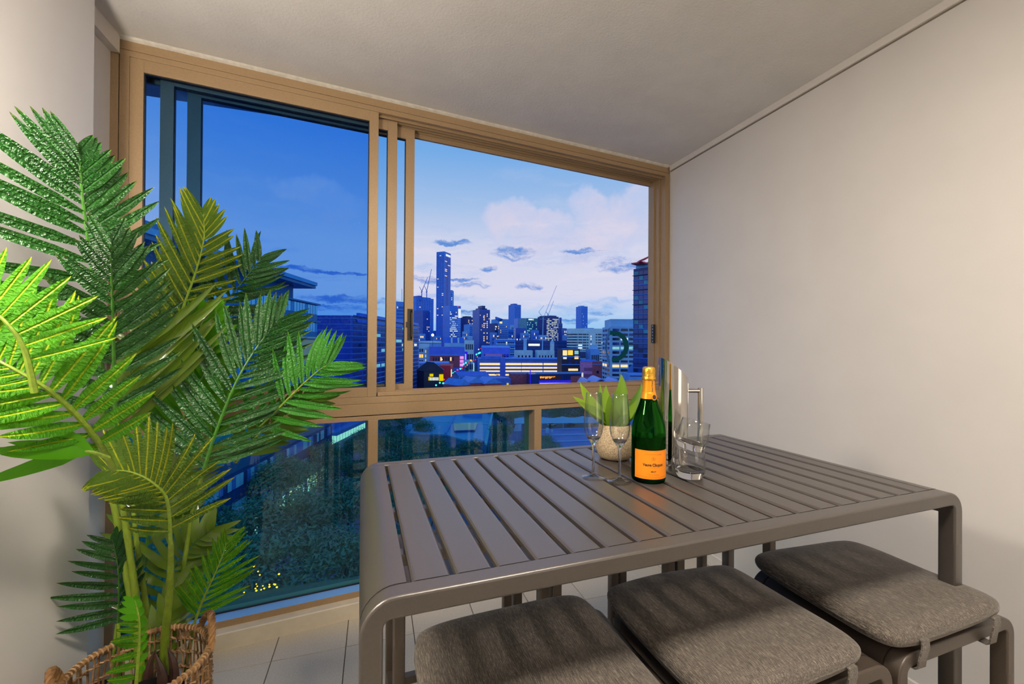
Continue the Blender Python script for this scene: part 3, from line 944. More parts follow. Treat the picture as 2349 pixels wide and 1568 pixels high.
# --- tall slanted steel jug with a bar handle
J = on_table(1543, 1066)
jug = thing('steel_jug', 'tall polished steel jug with slanted rim and tubular side handle', 'jug', J)
m_steel = mat('polished_steel', (0.72, 0.69, 0.66), 0.06, 1.0, var=0.01)
RJ = 0.0415; n = 56
ah = math.atan2(R_RIGHT.y, R_RIGHT.x) + 0.10            # handle side, to the right as seen
def rim(a):
    return 0.288 - 0.0335 * math.cos(a - ah)
mb = MB(); vs = []; fs = []
for j in range(n):
    a = 2 * math.pi * j / n; c, s_ = math.cos(a), math.sin(a)
    vs += [(J.x + RJ * c, J.y + RJ * s_, J.z), (J.x + RJ * c, J.y + RJ * s_, J.z + rim(a)), (J.x + (RJ - 0.0014) * c, J.y + (RJ - 0.0014) * s_, J.z + rim(a)), (J.x + (RJ - 0.0014) * c, J.y + (RJ - 0.0014) * s_, J.z + 0.003)]
for j in range(n):
    k = (j + 1) % n
    for e in range(3):
        fs.append((4 * j + e, 4 * k + e, 4 * k + e + 1, 4 * j + e + 1))
fs.append(tuple(4 * j for j in range(n - 1, -1, -1))); fs.append(tuple(4 * j + 3 for j in range(n)))
mb.add(vs, fs); mb.build('vessel', m_steel, jug, smooth=True, angle=40)
hd = Vector((math.cos(ah), math.sin(ah), 0))
zh = 0.222
mb = MB(); mb.tube([J + hd * (RJ - 0.002) + Vector((0, 0, zh)), J + hd * (RJ + 0.040) + Vector((0, 0, zh))], 0.0062, 16)
ha = mb.build('handle_arm', m_steel, jug, smooth=True, angle=40)
mb = MB(); mb.tube([J + hd * (RJ + 0.0455) + Vector((0, 0, zh + 0.0085)), J + hd * (RJ + 0.0455) + Vector((0, 0, 0.055))], 0.0078, 20)
mb.build('handle_bar', m_steel, jug, smooth=True, angle=40)
mb = MB(); mb.tube([J + hd * (RJ - 0.002) + Vector((0, 0, 0.066)), J + hd * (RJ + 0.040) + Vector((0, 0, 0.066))], 0.0062, 16)
mb.build('handle_arm', m_steel, jug, smooth=True, angle=40)
mb = MB(); mb.span((-0.001, -0.010, 0.115), (0.0015, 0.010, 0.245), Matrix.Rotation(ah, 3, 'Z'), J + hd * RJ); mb.build('handle_plate', m_steel, jug)

# --- flutes
m_glass = clear_glass('clear_crystal', (0.995, 0.997, 0.997), 1.42)
m_thin = pane_glass('thin_crystal', (0.985, 0.99, 0.985), 1.7)
def flute(P, label):
    prof_o = [(0.0, 0.0), (0.0305, 0.0), (0.0312, 0.0008), (0.0300, 0.0016), (0.018, 0.0038), (0.009, 0.0070), (0.0048, 0.0125), (0.0038, 0.022), (0.0034, 0.055), (0.0036, 0.082), (0.0050, 0.090), (0.0110, 0.0985), (0.0185, 0.109), (0.0240, 0.122), (0.0263, 0.138), (0.0260, 0.156), (0.0243, 0.185), (0.0222, 0.212), (0.0208, 0.2285), (0.0203, 0.2290)]
    prof_i = [(0.0198, 0.2285), (0.0212, 0.212), (0.0233, 0.185), (0.0250, 0.156), (0.0252, 0.138), (0.0228, 0.1235), (0.0172, 0.1115), (0.0098, 0.1025), (0.0, 0.0985)]
    t = thing('champagne_flute', label, 'glass', P, 0, 'champagne flutes')
    k = 12
    mb = MB(); mb.lathe(prof_o[k:] + prof_i, P, 44)
    mb.build('bowl', m_thin, t, smooth=True, angle=75)
    mb = MB(); mb.lathe(prof_o[6:k + 1] + [(0.0, 0.1008)], P, 28)
    mb.build('stem', m_glass, t, smooth=True, angle=75)
    mb = MB(); mb.lathe(prof_o[:7] + [(0.0, 0.0125)], P, 40)
    mb.build('foot', m_thin, t, smooth=True, angle=75)
    return t
flute(on_table(1361, 1094.5), 'clear champagne flute standing on the left, in front of the potted plant')
flute(on_table(1421, 1104.5), 'clear champagne flute standing next to the champagne bottle')

# --- two tumblers, one set tilted in the other
def tumbler(P, M, label):
    t = thing('glass_tumbler', label, 'glass', P, 0, 'glass tumblers')
    o_ = [(0.0, 0.0), (0.026, 0.0), (0.0310, 0.002), (0.0345, 0.008), (0.0385, 0.020), (0.0405, 0.032), (0.0400, 0.046), (0.0375, 0.064), (0.0362, 0.0805), (0.0355, 0.0810)]
    i_ = [(0.0348, 0.0805), (0.0360, 0.064), (0.0382, 0.046), (0.0385, 0.032), (0.0360, 0.0235), (0.030, 0.0175), (0.018, 0.0155), (0.0, 0.0150)]
    def turn(name, prof, m):
        mb = MB(); mb.lathe(prof, (0, 0, 0), 44, M)
        mb.v = [tuple(Vector(p) + P) for p in mb.v]
        mb.build(name, m, t, smooth=True, angle=75)
    turn('tumbler_wall', o_[4:] + i_[:4] + [(0.0364, 0.0236)], m_thin)
    turn('tumbler_base', o_[:5] + [(0.0362, 0.0222), (0.0345, 0.0205), (0.030, 0.0175), (0.018, 0.0155), (0.0, 0.0150)], m_glass)
    return t
T0 = on_table(1582, 1094)
tumbler(T0, None, 'clear glass tumbler standing on the table under a tilted one')
vr = Vector((R_RIGHT.x, R_RIGHT.y, 0)).normalized(); vf = Vector((R_FWD.x, R_FWD.y, 0)).normalized()
Mt = Matrix.Rotation(math.radians(14), 3, vf)
tumbler(T0 + Vector((0, 0, 0.0760)) + vr * -0.002, Mt, 'clear glass tumbler tilted in the mouth of the other one')

# --- pot with succulent
Q = on_table(1410, 1050)
pp = thing('potted_succulent', 'small green agave-like plant in a speckled sand coloured pot', 'plant', Q)
m_pot = mat('speckled_sandstone', (0.62, 0.50, 0.33), 0.8, var=0.0, vscale=330, color2=(0.26, 0.18, 0.10), bump=0.5, bscale=500)
m_soil = mat('dark_soil', (0.05, 0.035, 0.02), 0.95, var=0.2, vscale=200, bump=1.0, bscale=200)
po = [(0.0, 0.0), (0.036, 0.0), (0.046, 0.004), (0.053, 0.014), (0.0585, 0.032), (0.0592, 0.052), (0.0560, 0.075), (0.0508, 0.096), (0.0488, 0.1065), (0.0478, 0.1085), (0.0462, 0.1075), (0.0462, 0.098), (0.0, 0.098)]
mb = MB(); mb.lathe(po, Q, 48); mb.build('pot', m_pot, pp, smooth=True, angle=50)
mb = MB(); mb.lathe([(0.0455, 0.096), (0.044, 0.1000), (0.02, 0.1030), (0, 0.104)], Q, 28); mb.build('soil', m_soil, pp, smooth=True)
def agave_mat():
    m = bpy.data.materials.new('agave_leaf'); m.use_nodes = True
    t = m.node_tree; t.nodes.clear(); N = NT(t)
    out = N.n('ShaderNodeOutputMaterial'); b = N.n('ShaderNodeBsdfPrincipled'); tl = N.n('ShaderNodeBsdfTranslucent'); mx = N.n('ShaderNodeMixShader')
    oc = N.n('ShaderNodeTexCoord').outputs['Object']
    oi = N.n('ShaderNodeObjectInfo').outputs['Random']
    nz = N.noise(N.vmath('MULTIPLY', oc, (60, 60, 12)), 1.0, 3)
    c = N.mix(oi, N.mix(nz, (0.045, 0.13, 0.02), (0.09, 0.24, 0.03)), N.mix(nz, (0.22, 0.40, 0.025), (0.36, 0.50, 0.03)))
    N.put(b.inputs['Base Color'], c); b.inputs['Roughness'].default_value = 0.42
    N.put(tl.inputs[0], (0.42, 0.62, 0.05)); mx.inputs[0].default_value = 0.30
    t.links.new(b.outputs[0], mx.inputs[1]); t.links.new(tl.outputs[0], mx.inputs[2]); t.links.new(mx.outputs[0], out.inputs[0])
    return m
m_agave = agave_mat()
def agave_leaf(base, d0, tip, width, up):
    """fleshy pointed leaf from base to tip, first leaving along d0"""
    mb = MB(); n = 9; vs = []; fs = []
    p1 = base + d0 * (tip - base).length * 0.5
    for i in range(n + 1):
        t = i / n
        p = base * (1 - t) ** 2 + p1 * 2 * t * (1 - t) + tip * t * t
        dt = ((p1 - base) * 2 * (1 - t) + (tip - p1) * 2 * t).normalized()
        sd = dt.cross(up).normalized(); nm = sd.cross(dt).normalized()
        w = width * (0.52 + 1.35 * t) * (1 - t) ** 0.62 * 1.0 if t < 1 else 0
        w = width * min(1.0, 0.55 + t * 1.5) * max(0.0, 1 - t ** 2.2) ** 0.9
        th = 0.004 * (1 - t) + 0.0006
        for a, b_ in ((-1, 0.35), (0, -0.1), (1, 0.35), (0, -0.1)):
            off = nm * (b_ * w * 0.55)
            if a == 0:
                pass
            vs.append(p + sd * a * w / 2 + off)
        vs[-1] = vs[-1] - nm * th
    for i in range(n):
        for e in range(4):
            fs.append((4 * i + e, 4 * i + (e + 1) % 4, 4 * i + 4 + (e + 1) % 4, 4 * i + 4 + e))
    fs.append((0, 1, 2, 3)); fs.append((4 * n, 4 * n + 3, 4 * n + 2, 4 * n + 1))
    mb.add(vs, fs)
    return mb
dQ = (Q - CAM).dot(R_FWD)
top = Q + Vector((0, 0, 0.098))
leaves = [(1330, 875, 0.00, .050), (1313, 908, -.03, .046), (1326, 920, -.06, .044), (1371, 893, 0.05, .036), (1390, 882, .02, .044), (1425, 856, -.01, .058), (1398, 905, -.04, .050), (1472, 878, 0.00, .046), (1478, 900, .03, .046), (1462, 915, -.05, .040), (1466, 944, -.02, .036), (1350, 945, -.06, .034), (1440, 950, -.07, .034), (1376, 878, .06, .03), (1412, 892, .06, .04)]
for u, v, dd, wd in leaves:
    tipp = at(u, v, dQ + dd)
    b0 = top + Vector(((tipp - top).x * 0.10, (tipp - top).y * 0.10, 0))
    flat = Vector(((tipp - top).x, (tipp - top).y, 0))
    d0 = (Vector((0, 0, 1)) + flat.normalized() * min(1.2, flat.length / 0.06)).normalized()
    agave_leaf(b0, d0, tipp, wd, (CAM - top).normalized() + Vector((0, 0, 0.7))).build('leaf', m_agave, pp, smooth=True, angle=60)
# ------------------------------------------------------------------ palm in a woven basket
def leaf_mat(name, top_a, top_b, under_a, under_b, rib, trans, tcol, rough):
    m = bpy.data.materials.new(name); m.use_nodes = True
    t = m.node_tree; t.nodes.clear(); N = NT(t)
    out = N.n('ShaderNodeOutputMaterial'); b = N.n('ShaderNodeBsdfPrincipled'); tl = N.n('ShaderNodeBsdfTranslucent'); mx = N.n('ShaderNodeMixShader')
    oc = N.n('ShaderNodeTexCoord').outputs['Object']
    oi = N.n('ShaderNodeObjectInfo').outputs['Random']
    geo = N.n('ShaderNodeNewGeometry').outputs['Backfacing']
    sep = N.n('ShaderNodeSeparateXYZ'); N.put(sep.inputs[0], oc)
    ax = N.math('ABSOLUTE', sep.outputs[0])
    fine = N.noise(N.vmath('MULTIPLY', oc, (26.0, 1.2, 1.0)), 1.0, 3)
    k = N.math('ADD', N.math('MULTIPLY', fine, 0.55), N.math('MULTIPLY', oi, 0.45))
    topc = N.mix(k, top_a, top_b); und = N.mix(k, under_a, under_b)
    ribm = N.smooth(ax, 0.085, 0.05)
    tipm = N.smooth(sep.outputs[1], 0.86, 1.02)
    und = N.mix(ribm, und, rib)
    topc = N.mix(N.math('MULTIPLY', tipm, 0.45), topc, (0.20, 0.26, 0.02))
    col = N.mix(geo, topc, und)
    N.put(b.inputs['Base Color'], col)
    N.put(b.inputs['Roughness'], N.math('ADD', rough, N.math('MULTIPLY', geo, 0.15)))
    N.put(b.inputs['Specular IOR Level'], N.math('SUBTRACT', 0.7, N.math('MULTIPLY', geo, 0.5)))
    bp = N.n('ShaderNodeBump'); bp.inputs['Strength'].default_value = 0.9; bp.inputs['Distance'].default_value = 0.02
    cr = N.noise(N.vmath('MULTIPLY', oc, (3.2, 34.0, 1.0)), 1.0, 2, 0.5)
    hgt = N.math('ADD', N.math('MULTIPLY', cr, 0.55), N.math('MULTIPLY', N.smooth(ax, 0.0, 0.10), 0.25))
    N.put(bp.inputs['Height'], hgt); t.links.new(bp.outputs[0], b.inputs['Normal'])
    N.put(tl.inputs[0], tcol); mx.inputs[0].default_value = trans
    t.links.new(b.outputs[0], mx.inputs[1]); t.links.new(tl.outputs[0], mx.inputs[2]); t.links.new(mx.outputs[0], out.inputs[0])
    MATS[name] = m
    return m
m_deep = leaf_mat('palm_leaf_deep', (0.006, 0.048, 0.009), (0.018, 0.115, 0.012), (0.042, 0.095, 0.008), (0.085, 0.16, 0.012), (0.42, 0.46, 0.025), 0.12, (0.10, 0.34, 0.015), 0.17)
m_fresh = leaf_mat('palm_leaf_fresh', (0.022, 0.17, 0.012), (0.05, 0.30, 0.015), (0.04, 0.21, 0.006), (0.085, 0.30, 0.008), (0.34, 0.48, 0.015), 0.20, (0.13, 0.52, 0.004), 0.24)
m_stem = mat('palm_cane', (0.20, 0.30, 0.022), 0.45, var=0.10, vscale=60, stretch=(1, 1, 0.3), bump=0.2, bscale=90)
m_rach = mat('palm_rachis', (0.22, 0.34, 0.03), 0.45, var=0.10, vscale=80)
m_rachd = mat('palm_rachis_deep', (0.05, 0.17, 0.02), 0.38, var=0.10, vscale=80)
m_sheath = mat('brown_sheath', (0.05, 0.022, 0.015), 0.6, var=0.2, vscale=40)

def blade(droop, side, ripple, seed):
    rnd = random.Random(seed); n = 8; vs = []; fs = []
    for i in range(n + 1):
        y = i / n
        w = min(1.0, 0.34 + y * 2.6) * max(0.0, 1 - y ** 3.0) ** 0.85
        z = -droop * y * y
        x0 = side * y * y
        rp = ripple * math.sin(y * 21 + seed) * (1 - y)
        for k, lift in ((-0.5, 0.030), (0.0, 0.0), (0.5, 0.030)):
            vs.append((x0 * 0.0 + k * w, y - droop * droop * y * y * y * 0.35, z + lift * w * 0.6 + rp * (1 if k else 0) * (1 if k > 0 else -1)))
    for i in range(n):
        for k in range(2):
            fs.append((3 * i + k, 3 * i + k + 1, 3 * i + 4 + k, 3 * i + 3 + k))
    return vs, fs
BLADES = []
for i, (dr, rp) in enumerate([(0.03, 0.004), (0.10, 0.006), (0.18, 0.005), (0.30, 0.006), (0.45, 0.004), (0.65, 0.004)]):
    BLADES.append(blade(dr, 0, rp, i))
BL_ME = {}
def blade_mesh(i, m):
    if (i, m.name) not in BL_ME:
        mb = MB(); mb.add(*BLADES[i]); BL_ME[(i, m.name)] = mb.mesh('leaflet', m, True)
    return BL_ME[(i, m.name)]

BC = Vector((-0.715, 1.66, 0.0))
palm = thing('palm_plant', 'tall green palm with long feather fronds standing in the wicker basket', 'plant', BC)
N_LEAF = [0]
mass = {m_deep.name: MB(), m_fresh.name: MB()}
prnd = random.Random(21)

def spline(pts, n):
    """Catmull-Rom through control points"""
    P = [pts[0] * 2 - pts[1]] + pts + [pts[-1] * 2 - pts[-2]]
    out = []
    m = len(pts) - 1
    for k in range(n + 1):
        f = k / n * m; i = min(int(f), m - 1); t = f - i
        a, b, c, d = P[i], P[i + 1], P[i + 2], P[i + 3]
        out.append(0.5 * ((2 * b) + (c - a) * t + (2 * a - 5 * b + 4 * c - d) * t * t + (3 * b - a - 3 * c + d) * t ** 3))
    return out

def frond(px, n, L, R, angL, angR, wpx, face=1, m=m_deep, droop=(0, 2), start=0.0, lift=0.0, rach=None, thick=0.0055, single=True, shape=(0.65, 1.0, 0.5), roll=0.35, tilt=0.0, label=None):
    """feather leaf. px: rachis control points (u, v, depth) from base to tip; n leaflets a side; L, R longest leaflet
    in px on either side; angL, angR: (base, tip) angles to the rachis in degrees; face: +1 upper side to the viewer"""
    pts = [at(*p) for p in px]
    N_ = 40
    C = spline(pts, N_)
    mb = MB(); mb.tube(C, [thick * (1 - 0.78 * i / N_) for i in range(N_ + 1)], 6)
    fo = mb.build('frond', rach or (m_rach if face < 0 or m is m_fresh else m_rachd), palm, smooth=True)
    if label:
        fo['label'] = label
    sc = (pts[len(pts) // 2] - CAM).dot(R_FWD) / F_PX
    for side in (-1, 1):
        Lmax = (L if side < 0 else R) * sc
        if Lmax <= 0:
            continue
        a0, a1 = angL if side < 0 else angR
        for i in range(n):
            f = (i + 0.5 + (0.25 if side > 0 else 0) ) / n
            s = start + (1 - start) * min(f, 0.995)
            q = s * N_; k = min(int(q), N_ - 1); g = q - k
            p = C[k] * (1 - g) + C[k + 1] * g
            t = (C[min(k + 2, N_)] - C[max(k - 1, 0)]).normalized()
            nr = (CAM - p).normalized()
            nr = (nr + R_RIGHT * tilt).normalized()
            nr = (nr - t * nr.dot(t)).normalized()
            lat = t.cross(nr)
            a = math.radians(a0 + (a1 - a0) * f ** 1.15 + prnd.uniform(-3.5, 3.5))
            if f < 0.4:
                ln = shape[0] + (shape[1] - shape[0]) * f / 0.4
            else:
                ln = shape[1] + (shape[2] - shape[1]) * (f - 0.4) / 0.6
            ln *= Lmax * prnd.uniform(0.93, 1.06)
            d = (t * math.cos(a) + lat * side * math.sin(a) + nr * (lift + prnd.uniform(-0.10, 0.10))).normalized()
            bn = ((CAM - p).normalized() * 0.8 + nr * 0.2) * face
            bn = (bn - d * bn.dot(d)).normalized()
            bn = Quaternion(d, prnd.uniform(-roll, roll) + side * 0.25 * face) @ bn
            xx = d.cross(bn).normalized()
            w = wpx * sc * prnd.uniform(0.9, 1.1) * (0.75 + 0.25 * min(1, ln / max(Lmax, 1e-6)))
            M = Matrix(((xx.x * w, d.x * ln, bn.x * ln, p.x), (xx.y * w, d.y * ln, bn.y * ln, p.y), (xx.z * w, d.z * ln, bn.z * ln, p.z), (0, 0, 0, 1)))
            bi = prnd.randint(*droop)
            if single and N_LEAF[0] < 300:
                N_LEAF[0] += 1
                link('leaflet', blade_mesh(bi, m), fo, M)
            else:
                vs, fs = BLADES[bi]
                mass[m.name].add([M @ Vector(v) for v in vs], fs)
    return fo

# the big fronds, front to back
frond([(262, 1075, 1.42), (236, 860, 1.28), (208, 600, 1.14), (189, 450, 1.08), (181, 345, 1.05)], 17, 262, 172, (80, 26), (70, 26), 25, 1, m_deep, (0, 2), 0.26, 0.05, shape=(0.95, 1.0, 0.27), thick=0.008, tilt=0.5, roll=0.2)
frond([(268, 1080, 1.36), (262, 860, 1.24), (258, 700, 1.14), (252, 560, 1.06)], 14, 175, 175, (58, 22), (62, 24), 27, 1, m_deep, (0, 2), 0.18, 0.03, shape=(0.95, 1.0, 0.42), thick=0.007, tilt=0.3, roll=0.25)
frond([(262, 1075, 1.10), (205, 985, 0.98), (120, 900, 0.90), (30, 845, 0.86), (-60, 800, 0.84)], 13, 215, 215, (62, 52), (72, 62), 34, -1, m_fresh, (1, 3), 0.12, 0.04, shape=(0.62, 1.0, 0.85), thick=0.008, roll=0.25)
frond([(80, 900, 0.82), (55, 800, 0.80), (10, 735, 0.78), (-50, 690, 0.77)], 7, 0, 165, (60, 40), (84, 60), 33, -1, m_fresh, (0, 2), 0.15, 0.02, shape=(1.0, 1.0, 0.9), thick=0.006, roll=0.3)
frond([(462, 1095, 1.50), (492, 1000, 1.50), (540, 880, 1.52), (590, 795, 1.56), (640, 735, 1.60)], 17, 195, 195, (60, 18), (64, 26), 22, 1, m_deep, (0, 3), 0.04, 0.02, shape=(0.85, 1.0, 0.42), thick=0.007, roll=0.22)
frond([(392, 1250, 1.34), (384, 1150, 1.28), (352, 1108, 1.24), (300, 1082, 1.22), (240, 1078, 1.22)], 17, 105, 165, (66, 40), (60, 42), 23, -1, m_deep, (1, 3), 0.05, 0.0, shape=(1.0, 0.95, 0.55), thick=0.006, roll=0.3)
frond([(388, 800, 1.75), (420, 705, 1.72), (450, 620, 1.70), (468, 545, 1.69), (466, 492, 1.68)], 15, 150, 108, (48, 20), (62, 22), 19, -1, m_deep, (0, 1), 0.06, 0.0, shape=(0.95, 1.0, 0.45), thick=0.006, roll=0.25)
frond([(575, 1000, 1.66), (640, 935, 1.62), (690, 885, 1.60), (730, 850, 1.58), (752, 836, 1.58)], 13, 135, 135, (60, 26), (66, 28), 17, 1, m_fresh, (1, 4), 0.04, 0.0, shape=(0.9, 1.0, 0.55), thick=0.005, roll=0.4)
frond([(445, 1430, 1.55), (470, 1365, 1.53), (500, 1300, 1.51), (520, 1245, 1.50)], 12, 95, 118, (40, 20), (50, 22), 12, -1, m_fresh, (0, 1), 0.05, 0.0, shape=(1.0, 1.0, 0.5), thick=0.005, roll=0.3)
frond([(440, 800, 1.85), (480, 735, 1.84), (545, 660, 1.82), (598, 592, 1.80)], 15, 165, 150, (84, 30), (56, 28), 17, 1, m_deep, (2, 4), 0.02, -0.02, shape=(0.95, 1.0, 0.4), thick=0.005, roll=0.4)
frond([(270, 1430, 1.50), (273, 1370, 1.48), (270, 1300, 1.46), (258, 1238, 1.44)], 10, 122, 70, (70, 34), (58, 24), 17, 1, m_deep, (0, 2), 0.02, 0.0, shape=(0.9, 1.0, 0.5), thick=0.004, tilt=0.6, roll=0.2)
frond([(312, 1575, 1.24), (319, 1480, 1.22), (319, 1420, 1.20), (309, 1375, 1.20)], 11, 62, 36, (84, 36), (40, 30), 15, -1, m_fresh, (2, 4), 0.04, 0.04, shape=(1.0, 0.95, 0.45), thick=0.005, roll=0.25)
frond([(350, 1440, 1.72), (385, 1330, 1.70), (430, 1260, 1.68), (485, 1215, 1.66)], 14, 110, 110, (70, 30), (66, 28), 19, 1, m_deep, (1, 4), 0.05, 0.0, shape=(1.0, 1.0, 0.55), single=False)
frond([(392, 900, 1.60), (432, 815, 1.58), (455, 765, 1.57), (470, 722, 1.56)], 9, 85, 95, (46, 20), (50, 22), 19, -1, m_fresh, (0, 1), 0.25, 0.0, shape=(1.0, 1.0, 0.6), single=False)
frond([(262, 1030, 1.36), (280, 930, 1.36), (300, 850, 1.38), (325, 790, 1.40)], 12, 60, 285, (40, 30), (38, 26), 22, 1, m_deep, (1, 3), 0.08, 0.02, shape=(1.0, 1.0, 0.75), single=False)
frond([(395, 1080, 1.66), (415, 980, 1.66), (450, 890, 1.66), (495, 815, 1.66)], 15, 120, 150, (56, 24), (56, 26), 21, -1, m_fresh, (0, 3), 0.05, 0.0, shape=(1.0, 1.0, 0.5), single=False)
frond([(540, 1060, 1.74), (600, 990, 1.74), (670, 945, 1.74), (735, 905, 1.74)], 13, 80, 90, (50, 22), (56, 26), 17, -1, m_deep, (0, 2), 0.05, 0.0, shape=(1.0, 1.0, 0.6), single=False)
frond([(345, 960, 1.78), (352, 830, 1.78), (372, 700, 1.78), (395, 620, 1.78)], 15, 110, 110, (52, 24), (50, 24), 22, 1, m_deep, (1, 3), 0.05, 0.0, shape=(1.0, 1.0, 0.5), single=False)
frond([(330, 1300, 1.66), (350, 1180, 1.64), (410, 1080, 1.64), (465, 1030, 1.64)], 14, 100, 120, (62, 28), (60, 28), 20, 1, m_deep, (1, 4), 0.1, 0.0, shape=(1.0, 1.0, 0.55), single=False)
frond([(300, 1575, 1.50), (345, 1480, 1.52), (380, 1410, 1.54), (402, 1340, 1.55)], 9, 70, 90, (40, 22), (46, 22), 20, 1, m_deep, (0, 2), 0.1, 0.0, shape=(1.0, 1.0, 0.6), single=False)
frond([(250, 1050, 1.02), (200, 1035, 0.98), (120, 1045, 0.96)], 4, 150, 120, (20, 12), (24, 14), 30, -1, m_fresh, (1, 2), 0.3, 0.0, shape=(1.0, 1.0, 1.0), single=False)
lm = MB()
for k, nm in enumerate((m_deep.name, m_fresh.name)):
    lm.cur = k; lm.add(mass[nm].v, mass[nm].f)
lm.build('leaflet_mass', [m_deep, m_fresh], palm, smooth=True, angle=None, fix=False, kind='stuff')

def cane(px, r0, r1, m=m_stem):
    C = spline([at(*p) for p in px], 26)
    rad = []
    for i in range(27):
        r = r0 + (r1 - r0) * i / 26
        rad.append(r * (1.10 if i % 5 == 0 else 1.0))
    mb = MB(); mb.tube(C, rad, 10); return mb.build('cane', m, palm, smooth=True)
cane([(335, 1640, 1.50), (318, 1500, 1.50), (302, 1380, 1.49), (270, 1200, 1.48), (240, 1070, 1.47)], 0.016, 0.008)
cane([(345, 1640, 1.54), (331, 1500, 1.53), (316, 1400, 1.50), (294, 1240, 1.46), (268, 1075, 1.40)], 0.016, 0.008)
cane([(352, 1640, 1.56), (338, 1420, 1.55), (312, 1230, 1.54), (300, 1090, 1.54)], 0.011, 0.006)
cane([(372, 1640, 1.52), (378, 1480, 1.50), (390, 1340, 1.42), (392, 1245, 1.34)], 0.017, 0.007)
cane([(380, 1640, 1.60), (400, 1440, 1.60), (420, 1310, 1.60), (438, 1190, 1.58), (462, 1095, 1.50)], 0.009, 0.006)
cane([(412, 1600, 1.58), (430, 1510, 1.57), (446, 1428, 1.55)], 0.009, 0.006)
cane([(256, 1600, 1.52), (262, 1500, 1.51), (268, 1428, 1.50)], 0.007, 0.005)
cane([(270, 1600, 1.50), (274, 1500, 1.50), (271, 1428, 1.50)], 0.006, 0.005)
for u, v, d, s in ((345, 1545, 1.48, -1), (395, 1540, 1.46, 1), (275, 1560, 1.54, -1), (368, 1555, 1.42, 1)):
    mb = MB(); C = spline([at(u, 1620, d), at(u + 4 * s, v - 5, d), at(u - 10 * s, v - 55, d + 0.01)], 10)
    mb.tube(C, [0.018 * (1 - (i / 10) ** 2) + 0.001 for i in range(11)], 6); mb.build('sheath', m_sheath, palm, smooth=True)
# nursery pot and moss hidden inside the basket
mb = MB(); mb.lathe([(0.0, 0.012), (0.115, 0.012), (0.13, 0.24), (0.125, 0.24), (0.12, 0.205), (0, 0.21)], BC, 28)
mb.build('nursery_pot', m_seal, palm, smooth=True, angle=40)

# ------------------------------------------------------------------ basket
m_wick = mat('seagrass_cane', (0.36, 0.19, 0.07), 0.55, var=0.0, vscale=26, color2=(0.13, 0.06, 0.022), bump=0.3, bscale=300)
m_wickp = mat('seagrass_pale', (0.50, 0.33, 0.17), 0.6, var=0.0, vscale=40, color2=(0.25, 0.14, 0.06), bump=0.3, bscale=300)
bas = thing('wicker_basket', 'brown open-weave seagrass basket with rope handles holding the palm', 'basket', BC)
RB0, RB1, HB = 0.155, 0.186, 0.372
def brad(z):
    t = z / HB
    return RB0 + (RB1 - RB0) * t + 0.018 * math.sin(math.pi * t)
brnd = random.Random(5)
NST = 72
for k in range(NST):
    a = 2 * math.pi * k / NST
    pts = []
    lean = brnd.uniform(-0.05, 0.05)
    for i in range(6):
        z = 0.004 + (HB - 0.006) * i / 5
        r = brad(z) + brnd.uniform(-0.002, 0.002); aa = a + lean * math.sin(i * 1.6) + brnd.uniform(-0.012, 0.012)
        pts.append(BC + Vector((r * math.cos(aa), r * math.sin(aa), z)))
    mb = MB(); mb.tube(pts, 0.0033, 4, cap=False); mb.build('stake', m_wick if k % 3 else m_wickp, bas, smooth=True, fix=False)
def twine(z, rr, amp, freq, ph, m, name='weave_row', rad=None):
    pts = []
    n = 144
    for i in range(n):
        a = 2 * math.pi * i / n
        r = (rad or brad(z)) + amp * math.sin(freq * a + ph)
        pts.append(BC + Vector((r * math.cos(a), r * math.sin(a), z + amp * 0.8 * math.cos(freq * a + ph))))
    mb = MB(); mb.tube(pts, rr, 5, closed=True); return mb.build(name, m, bas, smooth=True, fix=False)
for z in (0.03, 0.06, 0.115, 0.170, 0.225, 0.280, 0.330):
    twine(z, 0.0034, 0.0046, 36, 0, m_wick); twine(z + 0.003, 0.0034, 0.0046, 36, math.pi, m_wickp if z > 0.2 else m_wick)
# wrapped rim: a core ring bound with turns of cane
core = [BC + Vector((brad(HB) * math.cos(2 * math.pi * i / 96), brad(HB) * math.sin(2 * math.pi * i / 96), HB)) for i in range(96)]
mb = MB(); mb.tube(core, 0.0085, 8, closed=True); rimo = mb.build('rim', m_wick, bas, smooth=True, fix=False)
wr = MB()
for k in range(80):
    a = 2 * math.pi * k / 80; pts = []
    for i in range(8):
        th = 2 * math.pi * i / 8
        aa = a + 0.010 * math.sin(th + 1); r = brad(HB) + 0.0095 * math.cos(th)
        pts.append(BC + Vector((r * math.cos(aa), r * math.sin(aa), HB + 0.0095 * math.sin(th))))
    wr.tube(pts, 0.0030, 4, closed=True)
wr.build('rim_wrapping', m_wickp, bas, smooth=True, fix=False, kind='stuff')
mb = MB(); mb.lathe([(0, 0.004), (RB0 - 0.004, 0.004), (RB0, 0.012), (RB0 - 0.006, 0.016), (0, 0.014)], BC, 30); mb.build('base', m_wick, bas, smooth=True, angle=40)
